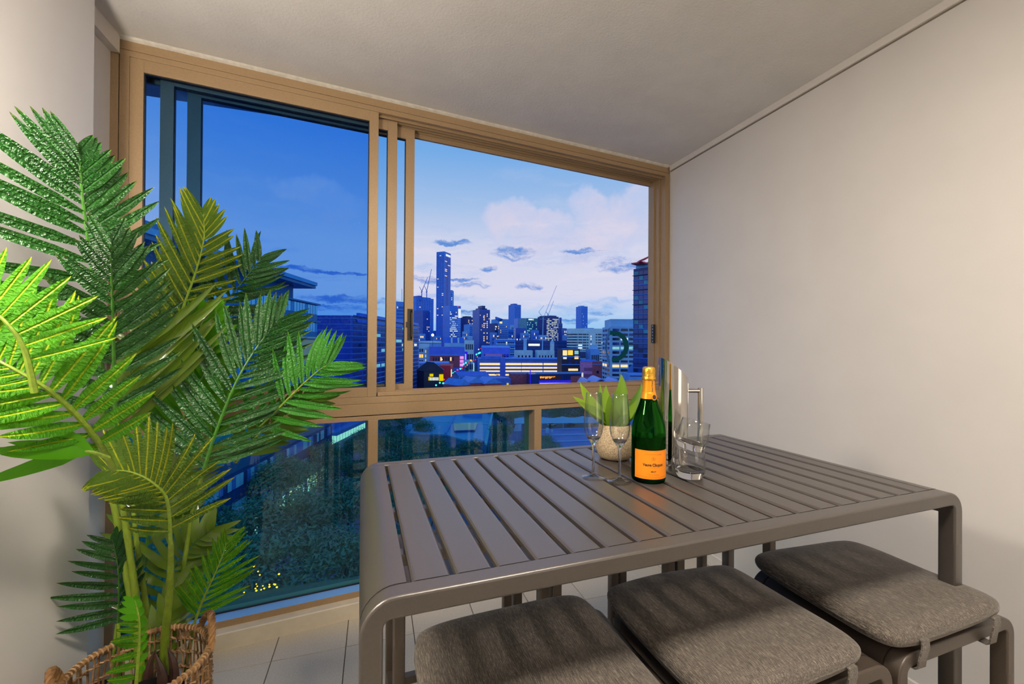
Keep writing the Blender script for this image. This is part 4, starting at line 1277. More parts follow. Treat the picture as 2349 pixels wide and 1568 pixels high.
# twisted rope handles on two sides
for a0 in (math.radians(30), math.radians(205)):
    ctr = []
    for i in range(33):
        t = i / 32; a = a0 + (t - 0.5) * 0.85
        z = HB - 0.01 + 0.085 * math.sin(math.pi * t) ** 0.8; r = brad(HB) + 0.006
        ctr.append(BC + Vector((r * math.cos(a), r * math.sin(a), z)))
    root = None
    for s in range(3):
        pts = []
        for i, p in enumerate(ctr):
            t = (ctr[min(i + 1, 32)] - ctr[max(i - 1, 0)]).normalized(); x = t.orthogonal().normalized()
            x = Vector((math.cos(a0), math.sin(a0), 0)); x = (x - t * x.dot(t)).normalized(); y = t.cross(x)
            th = i * 0.95 + s * 2.094
            pts.append(p + (x * math.cos(th) + y * math.sin(th)) * 0.0062)
        mb = MB(); mb.tube(pts, 0.0066, 6)
        if root is None:
            root = mb.build('handle', m_wick, bas, smooth=True)
        else:
            mb.build('handle_strand', m_wick, root, smooth=True)
# ------------------------------------------------------------------ the city below and beyond
GZ = -40.0
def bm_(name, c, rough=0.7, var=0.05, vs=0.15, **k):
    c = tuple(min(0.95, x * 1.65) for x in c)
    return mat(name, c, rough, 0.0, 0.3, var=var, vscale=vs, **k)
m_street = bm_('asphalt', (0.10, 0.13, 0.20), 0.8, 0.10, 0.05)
m_conc = bm_('blue_grey_concrete', (0.11, 0.29, 0.78))  # city wall colours carry the blue of the dusk light
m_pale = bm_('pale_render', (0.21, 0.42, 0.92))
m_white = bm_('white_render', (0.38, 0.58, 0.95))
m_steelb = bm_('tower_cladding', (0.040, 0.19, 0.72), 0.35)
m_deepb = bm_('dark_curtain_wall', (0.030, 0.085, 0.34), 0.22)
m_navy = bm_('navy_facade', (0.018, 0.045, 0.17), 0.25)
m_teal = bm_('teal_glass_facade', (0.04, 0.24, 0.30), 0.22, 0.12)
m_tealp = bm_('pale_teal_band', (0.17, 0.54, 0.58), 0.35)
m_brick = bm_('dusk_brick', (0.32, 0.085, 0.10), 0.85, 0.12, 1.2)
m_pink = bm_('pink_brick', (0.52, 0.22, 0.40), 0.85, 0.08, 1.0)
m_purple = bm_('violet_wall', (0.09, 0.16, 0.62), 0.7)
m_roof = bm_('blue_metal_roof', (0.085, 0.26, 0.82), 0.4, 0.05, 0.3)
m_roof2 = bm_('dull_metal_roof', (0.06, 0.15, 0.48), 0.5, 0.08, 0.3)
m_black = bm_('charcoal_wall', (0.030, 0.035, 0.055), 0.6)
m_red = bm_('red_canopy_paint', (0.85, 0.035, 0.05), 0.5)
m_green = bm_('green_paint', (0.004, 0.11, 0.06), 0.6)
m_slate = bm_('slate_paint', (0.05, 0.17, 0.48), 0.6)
m_win = mat('dark_window_glass', (0.010, 0.022, 0.09), 0.12, 0.0, 0.6, var=0.1, vscale=0.2)
m_winb = mat('blue_window_glass', (0.025, 0.075, 0.32), 0.12, 0.0, 0.6, var=0.1, vscale=0.2)
g_warm = glow('lit_window_warm', (1.0, 0.70, 0.36), 1.5)
g_white = glow('lit_window_white', (0.90, 1.0, 0.90), 1.3)
g_cyan = glow('lit_window_cyan', (0.38, 0.90, 1.0), 0.8)
g_orange = glow('orange_light', (1.0, 0.33, 0.04), 3.0)
g_yellow = glow('yellow_sign_light', (1.0, 0.78, 0.0), 1.0)
g_green = glow('green_signal_light', (0.05, 1.0, 0.62), 2.6)
g_red = glow('red_signal_light', (1.0, 0.045, 0.03), 2.2)
g_blue = glow('blue_neon', (0.03, 0.02, 1.0), 1.0)
g_neonw = glow('white_neon', (0.55, 0.55, 1.0), 1.6)
g_pink = glow('magenta_light', (1.0, 0.36, 0.95), 1.1)
g_sign = glow('white_sign_light', (0.85, 0.92, 1.0), 1.2)

m_fglass = mat('reflective_glazing', (0.42, 0.78, 0.80), 0.10, 0.85, 0.5, var=0.03, vscale=0.2)
gm = MB(); gm.span((-2500, 6, GZ - 1), (4200, 6500, GZ)); gnd = gm.build('ground', m_street); gnd['kind'] = 'structure'

def zat(v, d):
    return CAM_Z + ray(1174.5, v).z * d + 0.0069 * 0
def xyat(u, d):
    p = at(u, 790, d); return Vector((p.x, p.y, 0))
class Bld:
    """prism building: front face from A=(uA, dA) to B=(uB, dB) in plan, going back `deep` metres"""
    def __init__(s, name, label, cat, A, B, vtop, deep, m, z0=None, group=None, front=None):
        s.a, s.b = xyat(*A), xyat(*B)
        s.zt = at(A[0], vtop, A[1]).z; s.z0 = GZ if z0 is None else z0
        s.ex = (s.b - s.a).normalized(); s.w = (s.b - s.a).length
        n = Vector((s.ex.y, -s.ex.x, 0))
        if n.dot(s.a) > 0: n = -n
        s.n = n; s.deep = deep; s.d = (A[1] + B[1]) / 2
        c = (s.a + s.b) / 2 - n * deep / 2
        s.t = thing(name, label, cat, (c.x, c.y, s.z0), math.atan2(s.ex.y, s.ex.x), group)
        mb = MB(); mb.prism(s.plan(), s.z0, s.zt)
        s.body = mb.build('walls', m, s.t)
        s.grids = {}
    def plan(s, e=0.0):
        a, b = s.a - s.ex * e + s.n * e, s.b + s.ex * e + s.n * e
        return [a, b, b - s.n * (s.deep + 2 * e), a - s.n * (s.deep + 2 * e)]
    def face(s, which):
        """origin, direction along face, outward normal, width"""
        if which == 'F': return s.a, s.ex, s.n, s.w
        if which == 'L': return s.a - s.n * s.deep, s.n, -s.ex, s.deep
        return s.b, -s.n, s.ex, s.deep
    def panel(s, mb, which, x0, x1, z0, z1, out=0.12, inn=0.1):
        """thin box on a face; x as fractions of the face width, z as fractions of the height"""
        o, e, n, w = s.face(which); H = s.zt - s.z0
        p0, p1 = o + e * (w * x0), o + e * (w * x1)
        za, zb = s.z0 + H * z0, s.z0 + H * z1
        vs = []
        for z in (za, zb):
            for q in (p0 - n * inn, p1 - n * inn, p1 + n * out, p0 + n * out):
                vs.append((q.x, q.y, z))
        mb.add(vs, [(3, 2, 1, 0), (4, 5, 6, 7), (0, 1, 5, 4), (1, 2, 6, 5), (2, 3, 7, 6), (3, 0, 4, 7)])
    def vfrac(s, v):
        return (at(s.ua if hasattr(s, 'ua') else 1174, v, s.d).z - s.z0) / (s.zt - s.z0)
    def windows(s, which, cols, rows, x=(0.06, 0.94), z=(0.05, 0.95), fx=0.7, fz=0.55, lit=0.12, mlit=None, mdark=None, seed=1, single=False, name='window', skip=None, out=0.12):
        rnd = random.Random(seed)
        dk, lt = MB(), MB()
        dx, dz = (x[1] - x[0]) / cols, (z[1] - z[0]) / rows
        for r in range(rows):
            for c in range(cols):
                if skip and skip(c, r): continue
                x0 = x[0] + dx * (c + (1 - fx) / 2); z0 = z[0] + dz * (r + (1 - fz) / 2)
                on = rnd.random() < lit
                if single:
                    mb = MB(); s.panel(mb, which, x0, x0 + dx * fx, z0, z0 + dz * fz, out)
                    mb.build(name, (mlit or g_warm) if on else (mdark or m_win), s.t)
                else:
                    s.panel(lt if on else dk, which, x0, x0 + dx * fx, z0, z0 + dz * fz, out)
        if dk.v: dk.build(name, mdark or m_win, s.t, kind='stuff')
        if lt.v: lt.build('lit_' + name, mlit or g_warm, s.t, kind='stuff')
        return s
    def slabs(s, n, m, z=(0.05, 0.98), out=0.5, th=0.012, faces='FL', name='floor_band', single=False):
        bb = MB()
        for k in range(n):
            zc = z[0] + (z[1] - z[0]) * k / max(1, n - 1)
            for f in faces:
                if single:
                    mb = MB(); s.panel(mb, f, 0, 1, zc, zc + th, out); mb.build(name, m, s.t)
                else:
                    s.panel(bb, f, 0, 1, zc, zc + th, out)
        if bb.v: bb.build(name, m, s.t, kind='stuff')
        return s
    def roofbox(s, x0, x1, h, m, name='plant_room', y0=0.2, y1=0.8):
        p = [s.a + s.ex * s.w * x0 - s.n * s.deep * y0, s.a + s.ex * s.w * x1 - s.n * s.deep * y0, s.a + s.ex * s.w * x1 - s.n * s.deep * y1, s.a + s.ex * s.w * x0 - s.n * s.deep * y1]
        mb = MB(); mb.prism(p, s.zt - 0.2, s.zt + h); return mb.build(name, m, s.t)
    def gable(s, h, m, ov=0.4, along='F', name='roof'):
        """pitched roof, ridge parallel to the front (F) or running back (G)"""
        a, b, c, d = s.plan(ov)
        up = Vector((0, 0, 1)); z = Vector((0, 0, s.zt))
        if along == 'F':
            e0 = [a + z, (a + d) / 2 + z + up * h, d + z]; vec = b - a
        else:
            e0 = [a + z, (a + b) / 2 + z + up * h, b + z]; vec = d - a
        mb = MB(); mb.extrude(e0, vec); return mb.build(name, m, s.t)

def px_box(s, mb, which, u0, u1, v0, v1, out=0.15):
    """panel on the front face placed by fractions derived from photo pixels of that face"""
    o, e, n, w = s.face(which)
    def frac(u):
        lo, hi = 0.0, 1.0
        for _ in range(40):
            m = (lo + hi) / 2; p = o + e * w * m
            r = p - CAM; uu = CX + F_PX * r.dot(R_RIGHT) / r.dot(R_FWD)
            if (uu < u) == True: lo = m
            else: hi = m
        return (lo + hi) / 2
    x0, x1 = frac(u0), frac(u1)
    pm = o + e * w * (x0 + x1) / 2
    d = (pm - CAM).dot(R_FWD); um = (u0 + u1) / 2
    H = s.zt - s.z0
    s.panel(mb, which, x0, x1, (at(um, v1, d).z - s.z0) / H, (at(um, v0, d).z - s.z0) / H, out)

# ---------------- towers of the skyline
B = Bld
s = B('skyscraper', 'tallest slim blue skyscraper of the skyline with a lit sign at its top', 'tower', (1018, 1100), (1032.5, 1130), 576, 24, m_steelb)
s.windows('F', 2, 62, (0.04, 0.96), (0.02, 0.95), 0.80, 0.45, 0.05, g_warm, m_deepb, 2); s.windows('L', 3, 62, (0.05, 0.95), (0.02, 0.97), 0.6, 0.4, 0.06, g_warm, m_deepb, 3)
mb = MB(); s.panel(mb, 'F', 0.42, 0.50, 0.02, 0.96, 0.2); mb.build('facade_slot', m_navy, s.t)
mb = MB(); s.panel(mb, 'F', 0.22, 0.94, 0.962, 0.982, 0.4); mb.build('roof_sign', g_sign, s.t)
s = B('twin_core_tower', 'broad dark blue tower under two cranes, at the left edge of the open window', 'tower', (953, 1000), (994, 1040), 681, 40, m_steelb)
s.windows('F', 7, 34, (0.03, 0.97), (0.05, 0.97), 0.5, 0.5, 0.03, g_warm, m_deepb, 4); s.roofbox(0.28, 0.42, 5.5, m_deepb, 'lift_core'); s.roofbox(0.5, 0.95, 3.0, m_steelb)
s = B('shadowed_block', 'narrow shadowed block standing against the broad tower under the cranes', 'tower', (969.5, 900), (986, 915), 711, 30, m_deepb)
s.windows('F', 4, 24, (0.04, 0.96), (0.05, 0.97), 0.55, 0.4, 0.05, g_warm, m_navy, 5)
s = B('slim_tower', 'slim pale blue tower just right of and behind the tallest skyscraper', 'tower', (1031.5, 1300), (1037, 1300), 665, 30, m_conc)
s.windows('F', 2, 34, lit=0.08, mdark=m_deepb, seed=6)
s = B('office_tower', 'blue office tower with many lit floors and a bright white panel', 'tower', (1031, 900), (1056.5, 915), 700, 34, m_steelb)
s.windows('F', 8, 26, (0.02, 0.72), (0.05, 0.90), 0.8, 0.5, 0.40, g_white, m_deepb, 7); s.slabs(14, m_white, (0.3, 0.75), 0.4, 0.008, 'F')
mb = MB(); s.panel(mb, 'F', 0.76, 1.0, 0.79, 0.95, 0.4); mb.build('light_panel', g_sign, s.t)
mb = MB(); s.panel(mb, 'F', 0.70, 0.76, 0.975, 0.995, 0.3); mb.build('beacon', g_red, s.t)
s = B('apartment_tower', 'slender apartment tower with warm lit corners beside the blue office tower', 'tower', (1070, 950), (1085, 960), 727, 28, m_navy)
s.windows('F', 5, 24, lit=0.30, mdark=m_deepb, seed=8); s.roofbox(0.1, 0.9, 2.5, m_black)
s = B('apartment_block', 'mid blue apartment block right in front of the warm-cornered tower', 'building', (1076, 850), (1099, 860), 743, 30, m_conc)
s.windows('F', 7, 18, lit=0.10, mdark=m_deepb, seed=9)
s = B('capped_tower', 'dark tower with a stepped cap and a column of warm lit windows', 'tower', (1099, 700), (1123.5, 710), 709, 26, m_deepb)
s.windows('F', 9, 34, (0.03, 0.97), (0.04, 0.97), 0.55, 0.5, 0.05, g_warm, m_navy, 10)
lt = MB(); rnd = random.Random(4)
for k in range(28):
    if rnd.random() < 0.7: s.panel(lt, 'F', 0.40, 0.50, 0.05 + k * 0.032, 0.05 + k * 0.032 + 0.018, 0.2)
    if rnd.random() < 0.5: s.panel(lt, 'F', 0.70, 0.78, 0.05 + k * 0.032, 0.05 + k * 0.032 + 0.018, 0.2)
lt.build('lit_stair_window', g_warm, s.t, kind='stuff'); s.roofbox(0.15, 0.85, 2.5, m_navy); s.roofbox(0.38, 0.68, 6.8, m_navy, 'lift_core')
s = B('crested_tower', 'blue tower with a slanted crest and a glowing oval sign', 'tower', (1141, 800), (1166, 810), 731, 30, m_conc)
s.windows('F', 9, 20, (0.04, 0.96), (0.03, 0.86), 0.5, 0.5, 0.14, g_warm, m_deepb, 12)
mb = MB(); o, e, n, w = s.face('F')
mb.extrude([Vector((o.x, o.y, s.zt)) - e * 2, Vector((o.x, o.y, s.zt + 4)) - e * 2.5, Vector((o.x, o.y, s.zt)) + e * w * 0.5, Vector((o.x, o.y, s.zt - 8)) + e * w * 0.2], -n * 6); mb.build('crest', m_steelb, s.t)
mb = MB(); s.panel(mb, 'F', 0.18, 0.42, 0.905, 0.945, 0.4); mb.build('oval_sign', g_warm, s.t)
s = B('dark_annex', 'dark narrow block against the left flank of the crested tower', 'building', (1135, 780), (1142, 785), 741, 25, m_navy)
s.windows('F', 3, 16, lit=0.3, mlit=g_white, seed=13)
s = B('plain_tower', 'plain tall dark blue tower standing alone behind the middle of the skyline', 'tower', (1180, 1500), (1194.5, 1515), 698, 40, m_steelb)
s.windows('F', 4, 30, lit=0.02, fx=0.85, fz=0.3, mdark=m_deepb, seed=14); s.roofbox(0.1, 0.6, 4, m_deepb)
s = B('office_block', 'blue office block with a lit strip under its flat roof, below the plain tall tower', 'building', (1188, 1000), (1208, 1005), 729, 40, m_steelb)
s.windows('F', 6, 14, (0.03, 0.97), (0.05, 0.80), lit=0.2, mlit=g_white, mdark=m_deepb, seed=15)
mb = MB(); s.panel(mb, 'F', 0.1, 0.92, 0.855, 0.885, 0.4); mb.build('light_strip', g_warm, s.t)
s = B('teal_office', 'teal office building with speckled lights and a white and yellow roof sign', 'building', (1208, 900), (1241, 915), 729, 40, m_teal)
s.windows('F', 14, 20, (0.02, 0.98), (0.04, 0.92), 0.7, 0.5, 0.30, g_cyan, m_deepb, 16)
mb = MB(); s.panel(mb, 'F', 0.12, 0.40, 0.955, 0.985, 0.5); mb.build('roof_sign', g_sign, s.t)
mb = MB(); s.panel(mb, 'F', 0.43, 0.48, 0.95, 0.99, 0.5); mb.build('sign_emblem', g_yellow, s.t)
s = B('construction_tower', 'unfinished tower glowing with work lights floor by floor beneath the cranes', 'tower', (1253, 850), (1281, 865), 725, 32, m_navy)
s.windows('F', 12, 20, (0.02, 0.98), (0.30, 0.96), 0.55, 0.5, 0.62, g_white, m_deepb, 17); s.windows('F', 12, 12, (0.02, 0.98), (0.02, 0.28), lit=0.2, mdark=m_navy, seed=18)
s.roofbox(0.0, 0.3, 1.5, m_black); s.roofbox(0.45, 0.98, 2.5, m_navy)
s = B('scaffolded_annex', 'lower dark wing attached to the right flank of the unfinished tower', 'building', (1279, 940), (1290, 945), 741, 30, m_deepb)
s.windows('F', 4, 16, lit=0.18, mlit=g_white, seed=19)
s = B('far_lift_tower', 'thin far tower top showing right of the unfinished tower', 'tower', (1283, 960), (1288, 960), 728, 20, m_deepb)
s.windows('F', 2, 8, lit=0.1, seed=20)
s = B('lone_tower', 'lone slim speckled tower rising behind the wide white office', 'tower', (1333, 1600), (1347.5, 1610), 702, 40, m_steelb)
s.windows('F', 5, 40, lit=0.06, mlit=g_sign, fx=0.4, fz=0.3, mdark=m_deepb, seed=21); s.roofbox(0.15, 0.65, 3.5, m_white)
s = B('banded_office', 'wide white office with rows of dark ribbon windows and rounded end', 'building', (1322, 600), (1383, 600), 753, 40, m_white)
for k, (x0, x1) in enumerate(((0.02, 0.05), (0.075, 0.22), (0.24, 0.38), (0.40, 0.455), (0.73, 0.78), (0.81, 0.935), (0.955, 0.99))):
    s.windows('F', 1, 10, (x0, x1), (0.30, 0.90), 1.0, 0.46, 0.14 if k in (1, 5) else 0.03, g_white, m_win, 30 + k)
s.windows('F', 1, 7, (0.535, 0.57), (0.44, 0.86), 1.0, 0.55, 0.95, g_sign, m_win, 40); s.roofbox(0.1, 0.7, 1.2, m_conc)
mb = MB(); c = s.a - s.n * 12; mb.lathe([(11.9, s.z0), (11.9, s.zt)], (c.x, c.y, 0), 24); mb.lathe([(0.0, s.zt), (11.9, s.zt)], (c.x, c.y, 0), 24); mb.build('round_end', m_white, s.t, smooth=True)
wb = MB()
for k in range(10):
    z = s.z0 + (s.zt - s.z0) * (0.316 + 0.06 * k); wb.lathe([(12.05, z), (12.05, z + (s.zt - s.z0) * 0.027)], (c.x, c.y, 0), 24)
wb.build('ribbon_window', m_win, s.t, kind='stuff')

# ---------------- the D building and its neighbour at the right jamb
s = B('lettered_office', 'pale blue office with a big green letter painted across its corner', 'building', (1399.5, 300), (1500, 300), 748, 26, m_pale)
s.deep = 26
H = s.zt - s.z0
rows = [(753.5, 759), (764.5, 770), (774.5, 780), (785, 791), (795, 801), (805, 811), (815.5, 820), (826, 831), (836, 842), (846, 852), (857, 862), (867.5, 872)]
lit_rows = {4: g_cyan, 8: g_warm}
def D_mat(r, c):
    if r == 4: return g_cyan if c != 5 else g_white
    if r == 3 and c >= 3: return g_white
    if r == 2 and c == 1: return g_white
    if r == 8 and c < 2: return g_warm
    return m_win if (r + c) % 3 else m_winb
for r, (v0, v1) in enumerate(rows):
    for c, (u0, u1) in enumerate(((1405, 1420.5), (1424, 1440), (1443, 1460), (1463, 1480), (1482, 1497))):
        mb = MB(); px_box(s, mb, 'F', u0, u1, v0, v1); mb.build('window', D_mat(r, c), s.t)
dz = [((at(1399, v1, 300).z - s.z0) / H, (at(1399, v0, 300).z - s.z0) / H) for v0, v1 in rows]
for r, (za, zb) in enumerate(dz):
    for c in range(3):
        mb = MB(); s.panel(mb, 'L', 0.08 + 0.31 * c, 0.08 + 0.31 * c + 0.22, za, zb); mb.build('window', g_warm if (r == 8 and c < 2) else (m_win if (r + c) % 2 else m_winb), s.t)
s.roofbox(0.03, 0.98, at(1420, 731, 300).z - s.zt, m_pale, 'plant_room', 0.10, 0.85)
def ring_on_face(mb, s, pts_out, pts_in, out):
    """flat band on the front face through pixel outlines"""
    o, e, n, w = s.face('F')
    def w3(u, v):
        # ray to the face plane, pushed out
        q = o + n * out
        r = ray(u, v); t = (q - CAM).dot(n) / r.dot(n); return CAM + r * t
    A = [w3(*p) for p in pts_out]; Bp = [w3(*p) for p in pts_in]
    k = len(A)
    vs = A + Bp + [p - n * 0.2 for p in A] + [p - n * 0.2 for p in Bp]
    fs = []
    for i in range(k - 1):
        fs += [(i, i + 1, k + i + 1, k + i), (2 * k + i, 3 * k + i, 3 * k + i + 1, 2 * k + i + 1), (i, 2 * k + i, 2 * k + i + 1, i + 1), (k + i, k + i + 1, 3 * k + i + 1, 3 * k + i)]
    fs += [(0, k, 3 * k, 2 * k), (k - 1, 3 * k - 1, 4 * k - 1, 2 * k - 1)]
    mb.add(vs, fs)
def arc(cx, cy, rx, ry, a0, a1, n=20):
    return [(cx + rx * math.cos(math.radians(a0 + (a1 - a0) * i / n)), cy - ry * math.sin(math.radians(a0 + (a1 - a0) * i / n))) for i in range(n + 1)]
mb = MB(); ring_on_face(mb, s, [(1399.6, 758)] + arc(1407, 793.5, 35.5, 35.5, 95, -95), [(1399.6, 767.5)] + arc(1406, 793.5, 25.5, 26, 95, -95), 0.22); mb.build('painted_letter', m_green, s.t, label='green curve of the painted letter')
mb = MB(); ring_on_face(mb, s, arc(1466, 858, 28, 26, 90, 185, 12), arc(1468, 860, 17, 15, 90, 185, 12), 0.22); mb.build('painted_curve', m_slate, s.t, label='darker blue painted curve low on the wall')
mb = MB()
for i in range(12):
    t = i / 11; f = 0.97 - 0.42 * math.sin(math.pi * t)
    z = (at(1395, 830 - 70 * t, 305).z - s.z0) / H
    s.panel(mb, 'L', f - 0.10, min(f + 0.02, 1.0), z - 0.045, z + 0.045, 0.2)
mb.build('painted_edge', mat('teal_paint', (0.02, 0.30, 0.45), 0.6), s.t, kind='stuff')

s = B('glass_tower', 'dark glazed apartment tower with a red roof canopy, against the right window jamb', 'tower', (1487.5, 235), (1520, 246), 612, 9.5, m_navy)
s.deep = 9.5
hh = s.zt - s.z0
for k in range(30):
    z0 = 0.985 - (k + 1) * 0.0325
    for c in range(3):
        mb = MB(); s.panel(mb, 'L', 0.06 + c * 0.31, 0.06 + c * 0.31 + 0.27, z0 + 0.004, z0 + 0.028, 0.08); mb.build('window', m_winb if (k * 7 + c * 3) % 5 else (m_teal if k < 14 else m_win), s.t)
    mb = MB(); s.panel(mb, 'F', 0.08, 0.45, z0 + 0.003, z0 + 0.028, 0.08); mb.build('window', g_warm if k in (15, 23) else m_deepb, s.t)
    mb = MB(); s.panel(mb, 'L', -0.02, 1.0, z0, z0 + 0.0035, 0.9 if k % 3 == 0 else 0.25); s.panel(mb, 'F', 0, 1.0, z0, z0 + 0.003, 0.3); mb.build('floor_band', m_navy if k % 3 == 0 else m_steelb, s.t)
s.roofbox(0.05, 1.0, 3.0, m_pale, 'penthouse', 0.08, 0.9)
p0 = at(1467, 599.5, 226); p1 = at(1489, 590.5, 232); 
mb = MB(); q = [Vector(p0), Vector(p1), Vector(p1) + Vector((0, 0, 0.9)), Vector(p0) + Vector((0, 0, 0.7))]
mb.extrude(q, R_FWD * 6); mb.build('sloping_canopy', m_red, s.t)
mb = MB(); mb.span((0, 0, 0), (14, 7, 0.7), Matrix.Rotation(math.atan2(s.ex.y, s.ex.x), 3, 'Z'), at(1474, 602, 232)); mb.build('flat_canopy', m_red, s.t)
mb = MB()
for u in (1478, 1487, 1494):
    b_ = at(u, 612, 236); mb.tube([b_, b_ + Vector((0, 0, 3.4))], 0.12, 6)
mb.build('canopy_post', m_navy, s.t, kind='stuff')

# ---------------- cranes
def crane(name, label, base, mast, jibs, m):
    t = thing(name, label, 'crane', at(*base))
    mb = MB(); r = 0.012 * base[2] / 12
    mb.tube([at(*base), at(*mast)], r * 1.2, 4); mb.build('mast', m, t)
    for k, (nm, a, b_) in enumerate(jibs):
        mb = MB(); A_, B_ = at(*a), at(*b_)
        off = Vector((0, 0, 1)).cross((B_ - A_).normalized()).normalized() * r * 1.6
        for sg in (-1, 1):
            mb.tube([A_ + off * sg, B_ + off * sg * 0.3], r * 0.5, 3)
        nn = 14
        for i in range(nn):
            x, y = A_.lerp(B_, i / nn), A_.lerp(B_, (i + 1) / nn)
            sg = 1 if i % 2 else -1
            mb.tube([x + off * sg * (1 - 0.7 * i / nn), y - off * sg * (1 - 0.7 * (i + 1) / nn)], r * 0.3, 3, cap=False)
        mb.build(nm, m, t)
m_crane = bm_('crane_steel', (0.05, 0.20, 0.52))
m_craned = bm_('crane_dark_steel', (0.03, 0.04, 0.16))
crane('luffing_crane', 'luffing crane with the shorter jib on the broad tower at the left window edge', (967.5, 690, 1010), (967.5, 666, 1000), [('jib', (967.5, 668, 1000), (981, 636, 1000)), ('counter_jib', (967.5, 667, 1000), (962, 657, 1000)), ('machine_deck', (965.5, 670, 1000), (969.5, 668, 1000))], m_crane)
crane('luffing_crane', 'luffing crane with the longer jib, second one on the broad tower at the window edge', (978.8, 690, 1010), (978.8, 666, 1000), [('jib', (978.8, 668, 1000), (990, 617, 1000)), ('counter_jib', (978.8, 667, 1000), (974, 656, 1000)), ('machine_deck', (976.8, 670, 1000), (980.8, 668, 1000))], m_crane)
crane('tower_crane', 'big pale tower crane on its own lattice mast before the unfinished tower', (1244, 806, 560), (1246, 728, 560), [('jib', (1247, 728, 560), (1277, 655, 560)), ('counter_jib', (1245, 727, 560), (1236, 715, 560)), ('stay', (1236, 715, 560), (1248, 700, 560)), ('machine_deck', (1238, 731, 560), (1252, 732, 560))], m_pale)
crane('tower_crane', 'smaller crane standing on top of the unfinished tower', (1257, 725, 850), (1257, 720, 850), [('jib', (1258, 721, 850), (1270, 690, 850)), ('counter_jib', (1257, 720, 850), (1252, 714, 850))], m_crane)

# ---------------- middle distance, right-hand opening
s = B('balcony_block', 'long dark block with pale balcony edges beside the sliding sashes', 'building', (803, 235), (961, 370), 723, 22, m_deepb)
for k in range(16):
    z = 0.10 + 0.058 * k
    mb = MB(); s.panel(mb, 'F', 0, 1.005, z, z + 0.006, 0.7); s.panel(mb, 'L', 0, 1, z, z + 0.005, 0.15); mb.build('floor_band', m_pale if k > 2 else m_conc, s.t)
s.windows('F', 9, 16, (0.02, 0.98), (0.10, 1.02), 0.85, 0.6, 0.04, g_cyan, m_navy, 50)
s.windows('F', 8, 1, (0.05, 0.98), (0.68, 0.735), 0.5, 0.6, 0.7, g_white, m_navy, 52)
mb = MB()
for k in range(2): s.panel(mb, 'F', 0.06, 0.95, 1.0 - k * 0.06, 1.035 - k * 0.06, 1.6 - k)
mb.build('roof_slab', m_steelb, s.t)
for k in range(40):
    pass
s = B('mast_block', 'blue block with a thin roof antenna seen between the sash stiles', 'building', (908, 420), (931, 425), 691, 20, m_conc)
s.windows('F', 6, 22, lit=0.05, mdark=m_deepb, seed=53)
mb = MB(); p = at(922, 691, 425); mb.tube([p, at(922, 662, 425)], 0.25, 4); mb.build('antenna', m_navy, s.t)
s = B('stairwell_flats', 'white flats with a column of yellow stair windows', 'building', (960, 480), (985, 485), 788, 20, m_white)
s.windows('F', 1, 6, (0.62, 0.70), (0.1, 0.85), 1.0, 0.6, 1.0, g_yellow, m_win, 54); s.windows('F', 2, 5, (0.05, 0.45), (0.1, 0.9), lit=0.5, mlit=g_orange, seed=55)
s = B('long_low_hall', 'long pale low hall with a flat white roof edge', 'building', (960, 700), (1012, 705), 781, 40, m_conc)
s.slabs(1, m_white, (0.93, 0.93), 1.5, 0.05, 'F', single=True); s.windows('F', 12, 1, (0.03, 0.97), (0.4, 0.7), seed=56)
s = B('heritage_school', 'old school building with a hipped dark roof and pale dormers', 'building', (1020, 600), (1065, 605), 786, 25, m_pale)
s.gable(8, m_roof2); s.windows('F', 14, 2, (0.03, 0.97), (0.25, 0.95), 0.5, 0.5, 0.1, g_warm, m_win, 57)
for x in (0.36, 0.70):
    s.roofbox(x - 0.04, x + 0.04, 7.5, m_white, 'dormer', -0.02, 0.3)
s = B('white_villa', 'small white two-storey building with a portico right of the old school', 'building', (1066, 590), (1087, 592), 780, 18, m_white)
s.windows('F', 4, 3, lit=0.2, seed=58)
s = B('blank_wall_block', 'long block with a blank grey-blue upper wall over a brick front', 'building', (987, 470), (1066, 480), 795, 30, m_purple)
mb = MB(); s.panel(mb, 'F', -0.005, 0.85, 0.40, 0.735, 0.6); mb.build('brick_front', m_brick, s.t)
s.windows('F', 9, 1, (0.06, 0.70), (0.58, 0.70), 0.55, 0.9, 0.05, g_warm, m_win, 59, out=0.75)
mb = MB(); s.panel(mb, 'F', -0.01, 1.0, 0.735, 0.775, 1.6); mb.build('awning', m_roof, s.t)
lt = MB()
for r in range(3): s.panel(lt, 'F', 0.86, 0.97, 0.42 + 0.11 * r, 0.50 + 0.11 * r, 1.0)
lt.build('shop_window', g_pink, s.t, kind='stuff')
s = B('grey_shed', 'broad blue-grey shed roof behind the black gabled shop', 'building', (962, 390), (1030, 395), 833, 26, m_conc)
s.gable(1.4, m_roof)
s = B('gabled_shop', 'black gabled shop with bright yellow signs on its front', 'shop', (973, 318), (1017, 326), 851, 16, m_black)
s.gable(6, m_black, 0.5, 'G')
a, b_, c_, d_ = s.plan(0.6); z = Vector((0, 0, s.zt))
mid = (a + b_) / 2 + z + Vector((0, 0, 6.3))
mb = MB(); mb.extrude([b_ + z + Vector((0, 0, 0.3)), mid, mid + Vector((0, 0, 0.3)), b_ + z + Vector((0, 0, 0.7))], d_ - a); mb.build('roof_sheet', m_roof, s.t)
for (u0, u1, v0, v1) in ((986, 994, 857, 863), (1008, 1017.5, 858, 873), (983.5, 986, 864, 872)):
    mb = MB(); px_box(s, mb, 'F', u0, u1, v0, v1, 0.5); mb.build('yellow_sign', g_yellow, s.t)
lt = MB()
for k in range(6): px_box(s, lt, 'F', 987 + k * 3.4, 989 + k * 3.4, 865, 872, 0.3)
lt.build('lit_window', g_white, s.t, kind='stuff')
mb = MB(); s.panel(mb, 'R', 0.0, 1.0, 0.25, 0.8, 0.3); mb.build('brick_side', m_pink, s.t)
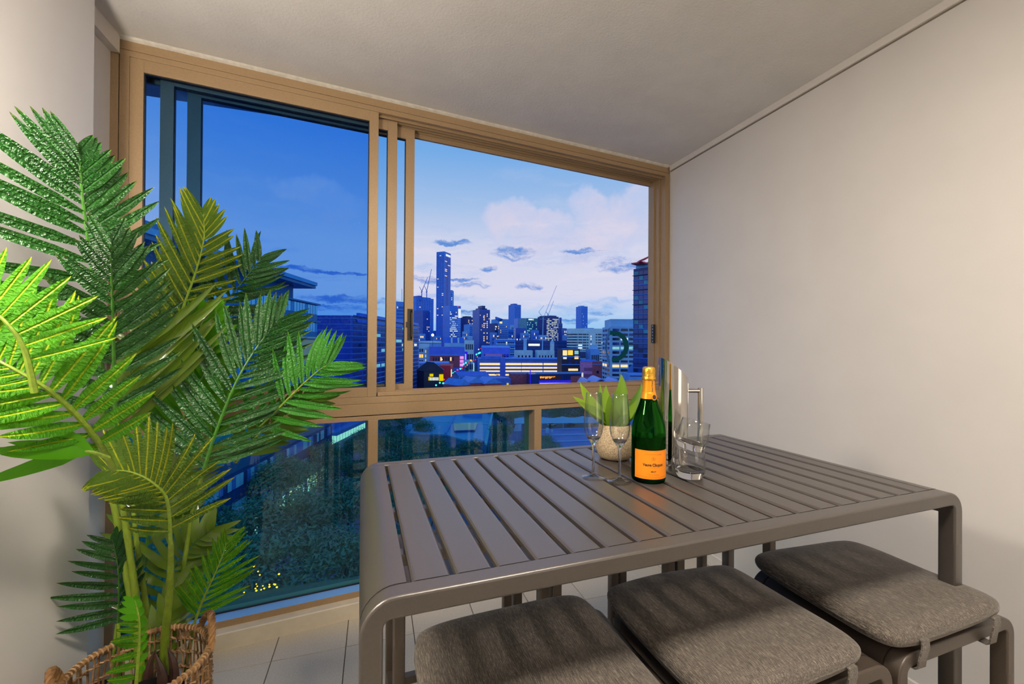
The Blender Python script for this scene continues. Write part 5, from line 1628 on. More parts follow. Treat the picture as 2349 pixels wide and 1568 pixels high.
s = B('red_shop', 'small red-walled shop on the bright street', 'shop', (1034, 340), (1040, 372), 838, 10, m_red)
s.windows('F', 2, 2, lit=0.5, seed=60)
s = B('car_park', 'multi-storey car park with bands of warm light between its decks', 'building', (1099, 430), (1301, 440), 822, 45, m_conc)
for k, (v0, v1) in enumerate(((832.0, 837.0), (840.5, 845.0), (848.5, 852.5), (857, 861))):
    for c, (u0, u1) in enumerate(((1101, 1147), (1160, 1196), (1197, 1245), (1247, 1287))):
        mb = MB(); px_box(s, mb, 'F', u0, u1, v0, v1, 0.12); mb.build('lit_deck', g_warm, s.t)
for k, v in enumerate((822.5, 829, 838, 846, 854)):
    mb = MB(); px_box(s, mb, 'F', 1099, 1301, v, v + 3.0, 0.9); mb.build('deck_parapet', m_roof2, s.t)
for u0, u1, vt in ((1148, 1158.5, 822), (1288.5, 1298, 822)):
    mb = MB(); px_box(s, mb, 'F', u0, u1, vt - 1.5, 868, 1.6); mb.build('stair_tower', m_purple if u0 < 1200 else m_roof2, s.t)
s.roofbox(0.03, 0.25, 2.0, m_roof2, 'stair_roof', 0.1, 0.5)
s = B('hall_with_arcade', 'white colonial arcade facade with arched windows, left half behind the car park', 'building', (1183, 550), (1222, 552), 803, 20, m_white)
s.windows('F', 4, 2, (0.08, 0.92), (0.08, 0.88), 0.42, 0.62, 0.05, g_warm, m_win, 61)
s = B('hall_with_arcade', 'white colonial arcade facade with arched windows, right half by the cupola', 'building', (1233, 548), (1272, 550), 803, 20, m_white)
s.windows('F', 5, 2, (0.05, 0.9), (0.08, 0.88), 0.42, 0.62, 0.0, g_warm, m_win, 62)
t = thing('cupola_tower', 'slender pointed white cupola above the right arcade', 'tower', at(1266.5, 815, 545))
p = at(1266.5, 803, 545); mb = MB(); mb.box(p + Vector((0, 0, 2)), (4, 4, 14)); mb.build('shaft', m_white, t)
mb = MB(); mb.lathe([(3.2, 0), (2.4, 1.8), (0.2, 5.0), (0, 5.4)], p + Vector((0, 0, 9)), 4); mb.build('spire', m_pale, t)
t = thing('brick_chimney', 'pale square chimney between the two white arcades', 'chimney', at(1204.5, 820, 560))
p = at(1204.5, 792, 560); mb = MB(); mb.box(p, (3.4, 3.4, 16)); mb.build('stack', m_pale, t); mb = MB(); mb.box(p + Vector((0, 0, 8.2)), (4.0, 4.0, 1.0)); mb.build('cap', m_white, t)
s = B('dark_long_hall', 'long dark hall with a glowing middle behind the white arcades', 'building', (1181, 650), (1302, 655), 780, 30, m_navy)
mb = MB(); px_box(s, mb, 'F', 1212, 1238, 788, 793, 0.5); mb.build('lit_window', g_white, s.t); s.slabs(8, m_deepb, (0.2, 0.95), 0.3, 0.02, 'F')
s = B('balcony_flats', 'white-edged balcony flats under the crested tower', 'building', (1138, 600), (1182, 605), 777, 22, m_steelb)
s.slabs(6, m_white, (0.30, 0.98), 0.8, 0.022, 'F'); s.windows('F', 10, 6, lit=0.2, mlit=g_white, seed=63)
s = B('corner_pub', 'low blue-violet pub with a pink lit balcony and a small neon sign', 'building', (1108, 480), (1170, 485), 797, 22, m_purple)
s.gable(2.5, m_roof); s.windows('F', 9, 1, (0.04, 0.96), (0.62, 0.85), lit=0.0, seed=64)
mb = MB(); px_box(s, mb, 'F', 1113, 1152, 811, 820, 1.5); mb.build('balcony', m_pink, s.t)
mb = MB(); px_box(s, mb, 'F', 1157, 1166, 813.5, 816, 0.7); mb.build('neon_sign', g_blue, s.t)
s = B('sunset_flats', 'flats with big warm lit glazing and an orange flare', 'building', (1289, 400), (1330, 402), 800, 20, m_black)
for (u0, u1, v0, v1, g) in ((1291, 1301, 803, 815, g_warm), (1303, 1314, 803, 814, g_orange), (1318, 1327, 804, 812, g_cyan), (1318, 1327, 816, 823, g_warm), (1292, 1300, 817, 823, g_sign), (1303, 1311, 819, 826, m_winb), (1319, 1325, 829, 836, m_winb), (1304, 1312, 830, 838, m_winb), (1304, 1326, 845, 850, g_warm)):
    mb = MB(); px_box(s, mb, 'F', u0, u1, v0, v1, 0.3); mb.build('lit_window' if g not in (m_winb,) else 'window', g, s.t)
s.slabs(5, m_conc, (0.2, 0.99), 0.8, 0.02, 'F')
s = B('terrace_block', 'dark terraced block below the wide white office', 'building', (1330, 440), (1372, 445), 806, 20, m_navy)
s.slabs(4, m_pale, (0.3, 0.99), 1.0, 0.04, 'F'); s.windows('F', 6, 3, lit=0.25, mlit=g_orange, seed=65)
s = B('water_tank_block', 'pale blue stepped rooftop block with round tanks', 'building', (1355, 400), (1376, 402), 800, 12, m_conc)
s.roofbox(0.3, 0.8, 4, m_pale); s.windows('F', 4, 2, lit=0.0, seed=66)
s = B('pink_warehouse', 'pinkish brick warehouse with small windows', 'building', (1331, 380), (1360, 375), 829, 14, m_pink)
s.windows('F', 7, 3, (0.3, 0.97), (0.2, 0.85), 0.4, 0.55, 0.0, g_warm, m_win, 67); s.windows('F', 3, 2, (0.03, 0.27), (0.1, 0.7), 0.5, 0.5, 1.0, g_white, m_win, 68); s.gable(2.0, m_roof2)
s = B('brick_warehouse', 'red-brown brick warehouse wall beside the lettered office', 'building', (1359, 352), (1386, 350), 829, 14, m_brick)
mb = MB(); px_box(s, mb, 'F', 1369, 1374, 850, 856, 0.2); mb.build('window', m_win, s.t); mb = MB(); px_box(s, mb, 'F', 1360, 1386, 834.5, 836, 0.5); mb.build('ledge', m_conc, s.t)
s = B('brick_bar', 'plain violet-brown brick block next to the bar with blue neon', 'building', (1171, 300), (1213.5, 301), 856, 14, m_brick)
mb = MB(); px_box(s, mb, 'F', 1170, 1214, 854, 857.5, 0.4); mb.build('parapet', m_roof, s.t)
s = B('neon_bar', 'low modern bar with a blue neon strip and warm hanging lamps', 'building', (1216, 292), (1334, 300), 858, 16, m_navy)
mb = MB(); px_box(s, mb, 'F', 1237, 1309, 872, 880, 0.5); mb.build('neon_band', g_blue, s.t)
mb = MB(); px_box(s, mb, 'F', 1238, 1309, 877.4, 878.6, 0.75); mb.build('neon_tube', g_neonw, s.t)
mb = MB(); px_box(s, mb, 'F', 1237, 1286, 862, 870.5, 0.25); mb.build('bar_window', bm_('dim_interior', (0.10, 0.03, 0.02)), s.t)
lt = MB(); rnd = random.Random(9)
for k in range(26): 
    u = 1239 + k * 1.35; v = 862.5 + rnd.random() * 1.5; px_box(s, lt, 'F', u, u + 0.7, v, v + 1.2 + (4.5 * rnd.random() if k < 20 else 0), 0.5)
lt.build('hanging_lamp', g_orange, s.t, kind='stuff')
mb = MB(); px_box(s, mb, 'F', 1213.5, 1217, 845, 884, 1.0); mb.build('blue_pier', g_blue, s.t)
mb = MB(); px_box(s, mb, 'F', 1229, 1333, 853, 857, 1.6); mb.build('roof_slab', m_roof, s.t)
mb = MB(); px_box(s, mb, 'F', 1309, 1334, 862, 881, 0.5); mb.build('timber_bay', m_brick, s.t)
for k in range(5):
    mb = MB(); px_box(s, mb, 'F', 1288 + k * 4, 1291 + k * 4, 862, 871, 0.3); mb.build('window', m_winb, s.t)
# bright blue shed roofs along the window sill
for k, (u0, u1, v, dd, lb) in enumerate(((1053, 1078, 884, 262, 'small blue gabled roof at the sill, near the street trees'), (1073, 1112, 879, 268, 'blue gabled roof with a brick gable end at the sill'), (1112, 1152, 880, 270, 'second blue gabled shed roof along the sill, before the brick block'))):
    s = B('shed', lb, 'building', (u0, dd), (u1, dd + 6), v, 16, m_brick); s.gable(3.6, m_roof, 0.5, 'G')
s = B('flat_shed', 'wide flat blue factory roof with three round vents', 'building', (1053, 285), (1122, 292), 862, 20, m_conc)
s.gable(2.4, m_roof2); 
for k in range(3):
    o, e, n, w = s.face('F'); c = o + e * w * (0.08 + k * 0.045) + n * 0.1; mb = MB(); mb.lathe([(0, 0.1), (0.5, 0.1), (0.5, -0.1)], (c.x, c.y, s.zt - 1.5), 12, Matrix.Rotation(math.radians(90), 3, e)); mb.build('vent', m_black, s.t)
s = B('flat_roofed_store', 'low dark store between the factory roof and the brick block', 'building', (1118, 282), (1172, 288), 868, 18, m_roof2)
mb = MB(); px_box(s, mb, 'F', 1163, 1167, 878, 888, 0.3); mb.build('lit_door', g_yellow, s.t)
s = B('corner_annex', 'blue block at the sill beneath the slate curve, right of the lettered office', 'building', (1443, 200), (1500, 200), 858, 12, m_conc)
mb = MB(); px_box(s, mb, 'F', 1445, 1499, 861, 863, 0.3); mb.build('ledge', m_navy, s.t)
# wave-shaped roof along the sill
t = thing('wave_roof_hall', 'hall with a rippling blue wave roof at the right end of the sill', 'building', at(1400, 890, 215))
for k, (u0, u1, vv) in enumerate(((1336, 1366, 872), (1356, 1402, 868), (1398, 1442, 871), (1432, 1480, 876))):
    a_, b2 = at(u0, 888, 215), at(u1, 888, 215); pts = []
    top = at((u0 + u1) / 2, vv, 215).z
    for i in range(13):
        x = a_.lerp(b2, i / 12); x.z = a_.z + (top - a_.z) * math.sin(math.pi * i / 12) ** 1.3; pts.append(x)
    bot = [Vector((p.x, p.y, p.z - 0.6)) for p in reversed(pts)]
    mb = MB(); mb.extrude(pts + bot, R_FWD * 22); mb.build('roof_wave', m_roof, t, smooth=True, angle=40)
mb = MB(); mb.extrude([at(1338, 884, 216), at(1478, 884, 216), at(1478, 920, 216), at(1338, 920, 216)], R_FWD * 20); mb.build('walls', m_navy, t)
# filler blocks at the foot of the skyline
rnd = random.Random(12)
fills = [(1000, 1012, 770, 900), (1052, 1068, 748, 1000), (1060, 1072, 760, 820), (1122, 1137, 752, 900), (1128, 1140, 762, 760), (1165, 1182, 755, 900), (1172, 1190, 745, 1250), (1183, 1207, 752, 760), (1196, 1214, 763, 720), (1222, 1236, 757, 740), (1236, 1254, 768, 800), (1288, 1300, 752, 900), (1296, 1316, 768, 800), (1308, 1318, 760, 1000), (1372, 1386, 760, 900), (994, 1011, 758, 1200), (960, 975, 765, 800), (1040, 1060, 772, 760), (1086, 1100, 770, 780)]
flab = 'small blue block with specks of light in the dense foot of the skyline'
FL = ['between the broad crane tower and the tallest skyscraper, low', 'just right of the lit office tower', 'below the warm-cornered apartment tower', 'between capped tower and crested tower, far one', 'between capped tower and crested tower, near one', 'right under the crested tower flank', 'behind the flat office under the plain tall tower', 'in front of the plain tall tower foot', 'between teal office and balcony flats', 'before the teal office', 'at the foot of the big pale crane', 'behind the unfinished tower on its right', 'right of the unfinished tower, low', 'left of the wide white office, far one', 'between wide white office and lettered office', 'just left of the tallest skyscraper', 'under the broad crane tower', 'over the old school roof', 'over the white villa']
for k, (u0, u1, v, d) in enumerate(fills):
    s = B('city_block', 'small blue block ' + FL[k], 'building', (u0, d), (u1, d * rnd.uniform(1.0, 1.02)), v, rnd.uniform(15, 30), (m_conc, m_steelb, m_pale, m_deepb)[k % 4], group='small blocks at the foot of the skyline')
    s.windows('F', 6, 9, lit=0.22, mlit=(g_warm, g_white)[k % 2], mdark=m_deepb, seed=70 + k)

# ---------------- the big building behind the left sash
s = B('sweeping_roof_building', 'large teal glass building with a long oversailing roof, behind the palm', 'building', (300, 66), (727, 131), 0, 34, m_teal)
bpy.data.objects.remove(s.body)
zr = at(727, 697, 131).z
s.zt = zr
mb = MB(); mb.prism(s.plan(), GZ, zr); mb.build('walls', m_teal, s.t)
H = s.zt - s.z0
for k in range(5):
    zb = 1.0 - 0.10 * k
    for c in range(40):
        mb = MB(); s.panel(mb, 'F', c / 40 + 0.002, (c + 1) / 40 - 0.002, zb - 0.062, zb - 0.012, 0.10); mb.build('facade_pane', (m_fglass if (c + k) % 5 else m_tealp) if k < 2 else (m_tealp if (c + k) % 4 else m_winb), s.t)
    mb = MB(); s.panel(mb, 'F', -0.002, 1.006, zb - 0.008, zb, 0.9); mb.build('sunshade', m_teal, s.t)
# set-back upper storey and the roof blade
pl = s.plan(-3.0); a, b_ = pl[0], pl[1]
b2 = a.lerp(b_, 0.90)
zu = at(683, 658, 126).z
mb = MB(); mb.prism([a, b2, b2 - s.n * 22, a - s.n * 22], zr, zu); mb.build('upper_storey', bm_('dark_teal_cladding', (0.03, 0.15, 0.25), 0.4), s.t)
A0, B0 = xyat(300, 64), xyat(727, 128)
zr1 = at(724, 655, 128).z
mb = MB(); mb.prism([A0, B0, B0 - s.n * 40, A0 - s.n * 40], zr1 - 0.1, zr1 + 0.9); mb.build('roof_blade', m_tealp, s.t)
mb = MB(); mb.prism([A0 - s.n * 0.5, B0 - s.n * 0.5, B0 - s.n * 38, A0 - s.n * 38], zr1 - 0.9, zr1 - 0.1); mb.build('roof_soffit', m_teal, s.t)
pb = xyat(548, 90)
mb = MB(); mb.prism([A0 - s.n * 6, pb - s.n * 6, pb - s.n * 22, A0 - s.n * 22], zr1 + 0.9, at(545, 562, 92).z); mb.build('plant_room', m_teal, s.t)
mb = MB(); px_box(s, mb, 'F', 600, 726, 771, 832, 0.4); mb.build('lit_wall', mat('lit_sandstone', (0.5, 0.36, 0.18), 0.8, emit=(1.0, 0.70, 0.30), estr=0.35), s.t, label='sandy wall washed by warm lamps')  # the wall itself emits, in place of lamps shining on it
# podium seen through the low panes: chequered panels over a lit shopfront
s = B('chequered_podium', 'street building with a blue chequered panel front and lit shop windows', 'building', (470, 74), (762, 134), 700, 30, m_navy)
bpy.data.objects.remove(s.body); s.zt = GZ + 16
mb = MB(); mb.prism(s.plan(), GZ, s.zt); mb.build('walls', m_navy, s.t)
rnd = random.Random(2)
for r in range(4):
    for c in range(46):
        k = rnd.choice((0, 1, 1, 2))
        if r == 2: k = 3
        mb = MB(); s.panel(mb, 'F', c / 46, (c + 0.94) / 46, 0.32 + r * 0.16, 0.32 + r * 0.16 + 0.15, 0.25); mb.build('wall_panel', (m_roof2, m_pale, m_navy, m_winb)[k], s.t)
for c in range(34):
    mb = MB(); s.panel(mb, 'F', c / 34 + 0.003, (c + 0.8) / 34, 0.02, 0.26, 0.1); mb.build('shop_window', (g_white, g_warm, m_winb)[rnd.choice((0, 1, 2))], s.t)
s = B('lit_forecourt', 'low building with a bright white lit glass front behind parked cars', 'building', (752, 168), (850, 212), 700, 20, m_roof2)
bpy.data.objects.remove(s.body); s.zt = GZ + 8
mb = MB(); mb.prism(s.plan(), GZ, s.zt); mb.build('walls', m_roof2, s.t)
for c in range(16):
    mb = MB(); s.panel(mb, 'F', c / 16 + 0.005, (c + 0.85) / 16, 0.03, 0.55, 0.15); mb.build('shop_window', g_white, s.t)
mb = MB(); s.panel(mb, 'F', 0.0, 1.0, 0.58, 0.75, 4.0); mb.build('canopy', m_roof, s.t)
# far blocks right of the sweeping roof
for (u0, u1, v, d, lb) in ((772, 800, 770, 420, 'dim blue block on the horizon between the roofed building and the balcony block'), (735, 772, 800, 460, 'low dim block with trees left of the horizon mast')):
    s = B('distant_block', lb, 'building', (u0, d), (u1, d + 5), v, 20, m_deepb); s.windows('F', 6, 8, lit=0.10, seed=90)
t = thing('lattice_mast', 'thin lattice mast on the horizon left of the sashes', 'mast', at(743, 790, 500))
mb = MB()
for k in (-1, 1): mb.tube([at(743 + 3 * k, 795, 500), at(743 + 0.5 * k, 757, 500)], 0.35, 4)
mb.build('lattice', m_navy, t)

# ---------------- roofs and yard below, seen through the low panes
def roof_poly(name, label, px, z, m, th=0.8, walls=None, extra=()):
    P = [on_z(u, v, z) for u, v in px]
    c = sum(P, Vector()) / len(P)
    t = thing(name, label, 'roof' if not walls else 'building', (c.x, c.y, GZ if walls else z - th))
    mb = MB(); mb.extrude([p - Vector((0, 0, th)) for p in P], (0, 0, th)); mb.build('roof_deck', m, t)
    if walls:
        q = [c + (p - c) * 0.97 for p in P]
        mb = MB(); mb.extrude([Vector((p.x, p.y, GZ)) for p in q], (0, 0, z - th - GZ)); mb.build('walls', walls, t)
    for nm, pp, dz, mm in extra:
        E = [on_z(u, v, z + 0.05) for u, v in pp]
        mb = MB(); mb.extrude(E, (0, 0, dz)); mb.build(nm, mm, t)
    return t
m_roofb = bm_('bright_blue_sheet_roof', (0.10, 0.36, 1.0), 0.45, 0.03, 0.2)
roof_poly('warehouse', 'big blue sheet-metal warehouse roof below the window', [(938, 992), (985, 940), (1060, 932), (1135, 934), (1118, 1010), (1070, 1010), (1024, 996)], GZ + 9, m_roofb, 0.6, m_conc,
          (('roof_ridge', [(1020, 994), (1050, 938), (1053, 938), (1024, 995)], 0.4, m_roof), ('roof_light', [(1065, 942), (1108, 940), (1105, 958), (1062, 955)], 1.6, m_roof), ('roof_plant', [(1040, 975), (1096, 973), (1090, 990), (1042, 992)], 0.8, m_winb),
           ('gutter', [(1111, 1018), (1131, 936), (1134, 936), (1117, 1022)], 0.6, m_white), ('sheet_joint', [(965, 964), (1120, 972), (1120, 973), (965, 965)], 0.12, m_white)))
roof_poly('white_kiosk', 'small pale box building among the trees left of the warehouse', [(921, 985), (921, 973), (946, 972), (946, 984)], GZ + 6, m_pale, 0.6, m_pale)
roof_poly('courtyard_annex', 'flat pale blue roof with a small pavilion right of the warehouse', [(1122, 1012), (1180, 1010), (1176, 1034), (1125, 1036)], GZ + 6, m_roofb, 0.5, m_conc)
roof_poly('pavilion', 'white framed pavilion beside the shade sail', [(1160, 990), (1160, 974), (1196, 972), (1196, 988)], GZ + 5, m_roof, 0.5, m_conc)
roof_poly('striped_deck', 'wide flat blue roof with paler stripes in the right low pane', [(1205, 1060), (1222, 984), (1500, 974), (1520, 1060)], GZ + 10, m_roof2, 0.8, m_conc,
          tuple(('roof_stripe', [(1215, v), (1510, v - 8), (1510, v - 6), (1215, v + 2.4)], 0.15, m_roof) for v in (985, 998, 1013, 1028)) + (('roof_hatch', [(1252, 993), (1252, 987), (1259, 987), (1259, 993)], 1.0, m_pale), ('roof_hatch', [(1264, 992), (1264, 989), (1269, 989), (1269, 992)], 0.7, m_pale)))
# shade sail on posts over parked cars
t = thing('shade_sail', 'long scalloped pale blue shade sail over a car yard', 'canopy', on_z(1290, 980, GZ))
mb = MB(); pts = []
for i in range(41):
    u = 1180 + i * 6.5; ph = (u - 1243) / 47.0
    sag = 4.0 * abs(math.sin(math.pi * ph / 1.0)) ** 0.8
    pts.append((u, 955 - 0.020 * (u - 1243) + sag * 0.9))
top = [at(u, v, 172) for u, v in pts]; front = [at(u, 970 - 0.012 * (u - 1243), 160) for u, v in pts]
vs = top + front; k = len(top)
mb.add([p for p in vs] + [p - Vector((0, 0, 0.15)) for p in vs], [(i, i + 1, k + i + 1, k + i) for i in range(k - 1)] + [(2 * k + i, 3 * k + i, 3 * k + i + 1, 2 * k + i + 1) for i in range(k - 1)] + [(i + k, i + k + 1, 3 * k + i + 1, 3 * k + i) for i in range(k - 1)])
mb.build('sail_cloth', m_roofb, t, smooth=True, angle=40)
for u in (1186, 1243, 1292, 1340, 1388):
    b0 = at(u, 970, 160.3); mb = MB(); mb.tube([b0, Vector((b0.x, b0.y, GZ))], 0.14, 6); mb.build('post', m_pale, t)
# cars
m_tyre = bm_('tyre_rubber', (0.01, 0.01, 0.012))
def car(label, P, rz, m, tail=False):
    t = thing('car', label, 'car', P, rz)
    M = Matrix.Translation(P) @ Matrix.Rotation(rz, 4, 'Z')
    def bd(name, prof, w, mm):
        mb = MB(); mb.extrude([M @ Vector((x, -w / 2, z)) for x, z in prof], (M.to_3x3() @ Vector((0, w, 0)))); return mb.build(name, mm, t, smooth=True, angle=40)
    bd('body', [(-2.2, 0.35), (-2.2, 0.85), (-1.9, 0.95), (1.1, 0.95), (2.1, 0.75), (2.2, 0.35)], 1.8, m)
    bd('cabin', [(-1.7, 0.93), (-1.2, 1.42), (0.2, 1.45), (1.0, 0.93)], 1.55, m_win)
    bd('roof', [(-1.15, 1.40), (-1.1, 1.50), (0.1, 1.52), (0.2, 1.42)], 1.5, m)
    for x in (-1.35, 1.35):
        for y in (-0.85, 0.85):
            mb = MB(); mb.lathe([(0, -0.12), (0.33, -0.12), (0.33, 0.12), (0, 0.12)], M @ Vector((x, y, 0.33)), 12, (M.to_3x3() @ Matrix.Rotation(math.radians(90), 3, 'X'))); mb.build('wheel', m_tyre, t)
    if tail:
        for y in (-0.65, 0.65):
            mb = MB(); mb.box(M @ Vector((-2.22, y, 0.75)), (0.1, 0.35, 0.2), M.to_3x3()); mb.build('tail_lamp', g_orange, t)
m_carw = bm_('white_car_paint', (0.62, 0.70, 0.85), 0.25); m_carb = bm_('blue_car_paint', (0.08, 0.20, 0.62), 0.25); m_card = bm_('dark_car_paint', (0.02, 0.04, 0.12), 0.25)
def gp(u, v, z=GZ): return on_z(u, v, z)
dirc = math.atan2((gp(830, 975) - gp(780, 1002)).y, (gp(830, 975) - gp(780, 1002)).x)
car('blue car with glowing tail lamps parked before the lit glass front', gp(788, 1001), dirc, m_carb, True)
car('white hatchback parked in the row before the lit glass front', gp(801, 993), dirc + 0.15, m_carw)
car('darker blue car third in the row before the lit glass front', gp(812, 987), dirc, m_card)
car('blue car last in the row, by the mullion', gp(825, 981), dirc, m_carb)
car('pale car parked under the shade sail', gp(1266, 976), 0.2, m_carw)
car('dark car parked under the shade sail', gp(1310, 976), 0.2, m_card)

# ---------------- street with traffic, lamps and signals
st_px = [(1010, 905), (1030, 880), (1052, 858), (1072, 838), (1090, 822), (1104, 812), (1116, 806)]
P = [on_z(u, v, GZ + 0.2) for u, v in st_px]
mb = MB(); vs = []; fs = []
for i, p in enumerate(P):
    tdir = (P[min(i + 1, len(P) - 1)] - P[max(i - 1, 0)]).normalized(); sd = Vector((tdir.y, -tdir.x, 0)) * 9
    vs += [p - sd, p + sd, p + sd - Vector((0, 0, 0.3)), p - sd - Vector((0, 0, 0.3))]
for i in range(len(P) - 1):
    for e in range(4): fs.append((4 * i + e, 4 * i + (e + 1) % 4, 4 * i + 4 + (e + 1) % 4, 4 * i + 4 + e))
mb.add(vs, fs); rd = mb.build('road', bm_('lit_asphalt', (0.45, 0.28, 0.42), 0.7)); rd['kind'] = 'structure'  # pinkish glow of the street lights is put into the road colour
def lampost(name, label, u, v, d, g, r=0.5, cat='lamp', group=None, h=None):
    p = at(u, v, d); t = thing(name, label, cat, (p.x, p.y, GZ if h is None else p.z - h), 0, group)
    mb = MB(); mb.tube([Vector((p.x, p.y, GZ if h is None else p.z - h)), p], 0.09 * max(1, d / 250), 5); mb.build('post', m_navy, t)
    mb = MB(); mb.lathe([(0, -r), (r * 0.7, -r * 0.7), (r, 0), (r * 0.7, r * 0.7), (0, r)], p, 10); mb.build('lamp_head', g, t, smooth=True)
lampost('floodlight', 'very bright white floodlight above the long low hall', 992.5, 768, 690, glow('flood_white', (1, 0.95, 0.75), 7), 2.2)
lampost('street_lamp', 'yellow street lamp before the brick front', 1013.5, 824, 420, glow('lamp_yellow', (1, 0.8, 0.2), 5), 0.7)
lampost('street_lamp', 'amber street lamp at the brightest part of the street', 1080, 826, 420, g_orange, 0.9)
lampost('street_lamp', 'white street lamp among the street trees', 1098, 801, 520, g_white, 0.9)
lampost('street_lamp', 'orange flare lamp on the warm lit flats', 1301, 813, 415, glow('flare_orange', (1, 0.55, 0.1), 6), 0.8)
sig = [(1009, 877.5, 270, 'g'), (1016.5, 878.5, 272, 'g'), (1000.3, 883, 262, 'g'), (1018.5, 870, 280, 'r'), (1049.5, 848, 320, 'r'), (1056, 845.5, 330, 'g'), (1039.5, 855.5, 310, 'g'), (1044, 853, 312, 'g'), (1063.5, 834.5, 370, 'g'), (1068.5, 832, 372, 'g'), (1093, 812.5, 480, 'g'), (1098, 810, 490, 'g'), (1101, 808.5, 495, 'g'), (1107, 805.5, 510, 'g')]
nth = 'nearest second third fourth fifth sixth seventh eighth ninth tenth eleventh farthest'.split()
cnt = {'g': 0, 'r': 0}
for u, v, d, k in sorted(sig, key=lambda q: q[2]):
    i = cnt[k]; cnt[k] += 1
    lampost('traffic_signal', ('green glowing traffic signal, %s one up the bright street' % nth[i]) if k == 'g' else ('red glowing traffic signal, %s one up the bright street' % ('nearer', 'farther')[i]), u, v, d, g_green if k == 'g' else g_red, 0.0022 * d, 'traffic light', 'green signals' if k == 'g' else 'red signals')
tc = ((1083, 829), (1087, 827), (1091, 826), (1072, 838), (1068, 842), (1107, 798), (1111, 797), (1115, 798), (1060, 846), (1095, 819), (1076, 833), (1103, 800))
rank = {k: i for i, k in enumerate(sorted(range(len(tc)), key=lambda k: -tc[k][1]))}
for k, (u, v) in enumerate(tc):
    d = 380 + (846 - v) * 6
    p = at(u, v, d); t = thing('car', 'tiny tail-lit car, %s one up the bright street' % nth[rank[k]], 'car', p, 0.9, 'cars in the far street')
    mb = MB(); mb.box(p + Vector((0, 0, 0.5)), (3.6, 1.7, 1.1), Matrix.Rotation(0.9, 3, 'Z')); mb.build('body', m_card, t)
    mb = MB(); mb.lathe([(0, -0.7), (0.7, 0), (0, 0.7)], p + Vector((-0.6, -2.0, 0.6)), 8); mb.build('tail_lamp', g_red if k % 3 else g_orange, t)
t = thing('vertical_sign', 'tall cyan lit pole sign at the car park corner', 'sign', at(1086.5, 860, 400)); mb = MB(); mb.extrude([at(1085, 832, 400), at(1088, 832, 400), at(1088, 851, 400), at(1085, 851, 400)], R_FWD * 0.6); mb.build('sign_panel', g_cyan, t)
t = thing('vertical_sign', 'tall blue lit hotel-like sign on the street', 'sign', at(1071, 830, 470)); mb = MB(); mb.extrude([at(1066, 806, 470), at(1072.5, 806, 470), at(1072.5, 825, 470), at(1069, 825, 470), at(1069, 811, 470), at(1066, 811, 470)], R_FWD * 0.6); mb.build('sign_panel', g_blue, t)

# ---------------- hills on the horizon
mb = MB(); vs = []; n = 60; rnd = random.Random(8)
for i in range(n + 1):
    u = -600 + i * 60; d = 5600
    b0 = at(u, 800, d); hgt = 26 + 34 * (math.sin(i * 0.7) * 0.5 + 0.5) + rnd.uniform(-6, 6)
    vs += [Vector((b0.x, b0.y, GZ)), Vector((b0.x, b0.y, hgt + 40)), Vector((b0.x, b0.y, GZ)) + R_FWD * 400]
mb.add(vs, [q for i in range(n) for q in ((3 * i, 3 * i + 3, 3 * i + 4, 3 * i + 1), (3 * i + 1, 3 * i + 4, 3 * i + 5, 3 * i + 2))])
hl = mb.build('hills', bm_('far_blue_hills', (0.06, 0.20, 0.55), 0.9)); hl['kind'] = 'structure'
# ------------------------------------------------------------------ trees below the balcony
m_leafd = mat('park_tree_leaf', (0.05, 0.20, 0.14), 0.6, 0.0, 0.3, var=0.0, vscale=0.35, color2=(0.12, 0.36, 0.22))
m_bark = mat('tree_bark', (0.05, 0.035, 0.03), 0.9, var=0.2, vscale=4)
def crown_mesh(seed, n, leaf):
    rnd = random.Random(seed); mb = MB()
    cl = []
    for k in range(26):
        a = rnd.uniform(0, 2 * math.pi); z = rnd.uniform(-0.35, 0.95); r = math.sqrt(max(0, 1 - max(z, -0.2) ** 2)) * rnd.uniform(0.45, 0.95)
        cl.append(Vector((r * math.cos(a), r * math.sin(a), z * 0.72)))
    for k in range(n):
        c = cl[k % len(cl)]
        d = Vector((rnd.gauss(0, 1), rnd.gauss(0, 1), rnd.gauss(0, 1))).normalized()
        p = c + d * (rnd.uniform(0.16, 0.36)) + Vector((0, 0, 0.04))
        nn = (d + Vector((rnd.gauss(0, 0.5), rnd.gauss(0, 0.5), 0.6 + rnd.gauss(0, 0.4)))).normalized()
        x = nn.orthogonal().normalized(); x = Quaternion(nn, rnd.uniform(0, 6.28)) @ x; y = nn.cross(x)
        l = leaf * rnd.uniform(0.6, 1.4); w = l * 0.42
        mb.add([p - x * l, p - y * w + nn * w * 0.3, p + x * l, p + y * w + nn * w * 0.3], [(0, 1, 2, 3)])
    return mb.mesh('crown', m_leafd)
CR = [crown_mesh(s, 3400, 0.050) for s in (1, 2, 3)]
CRF = [crown_mesh(s, 900, 0.09) for s in (4, 5)]
trunk_mb = MB(); trunk_mb.tube([(0, 0, 0), (0.02, 0.01, 0.5), (0, 0, 1.0)], [0.05, 0.035, 0.02], 7)
for k in range(4):
    a = k * 1.6; trunk_mb.tube([(0.01, 0.0, 0.55), (0.12 * math.cos(a), 0.12 * math.sin(a), 0.85), (0.3 * math.cos(a), 0.3 * math.sin(a), 1.2)], [0.02, 0.014, 0.006], 5)
TRK = trunk_mb.mesh('trunk', m_bark, True)
trnd = random.Random(77)
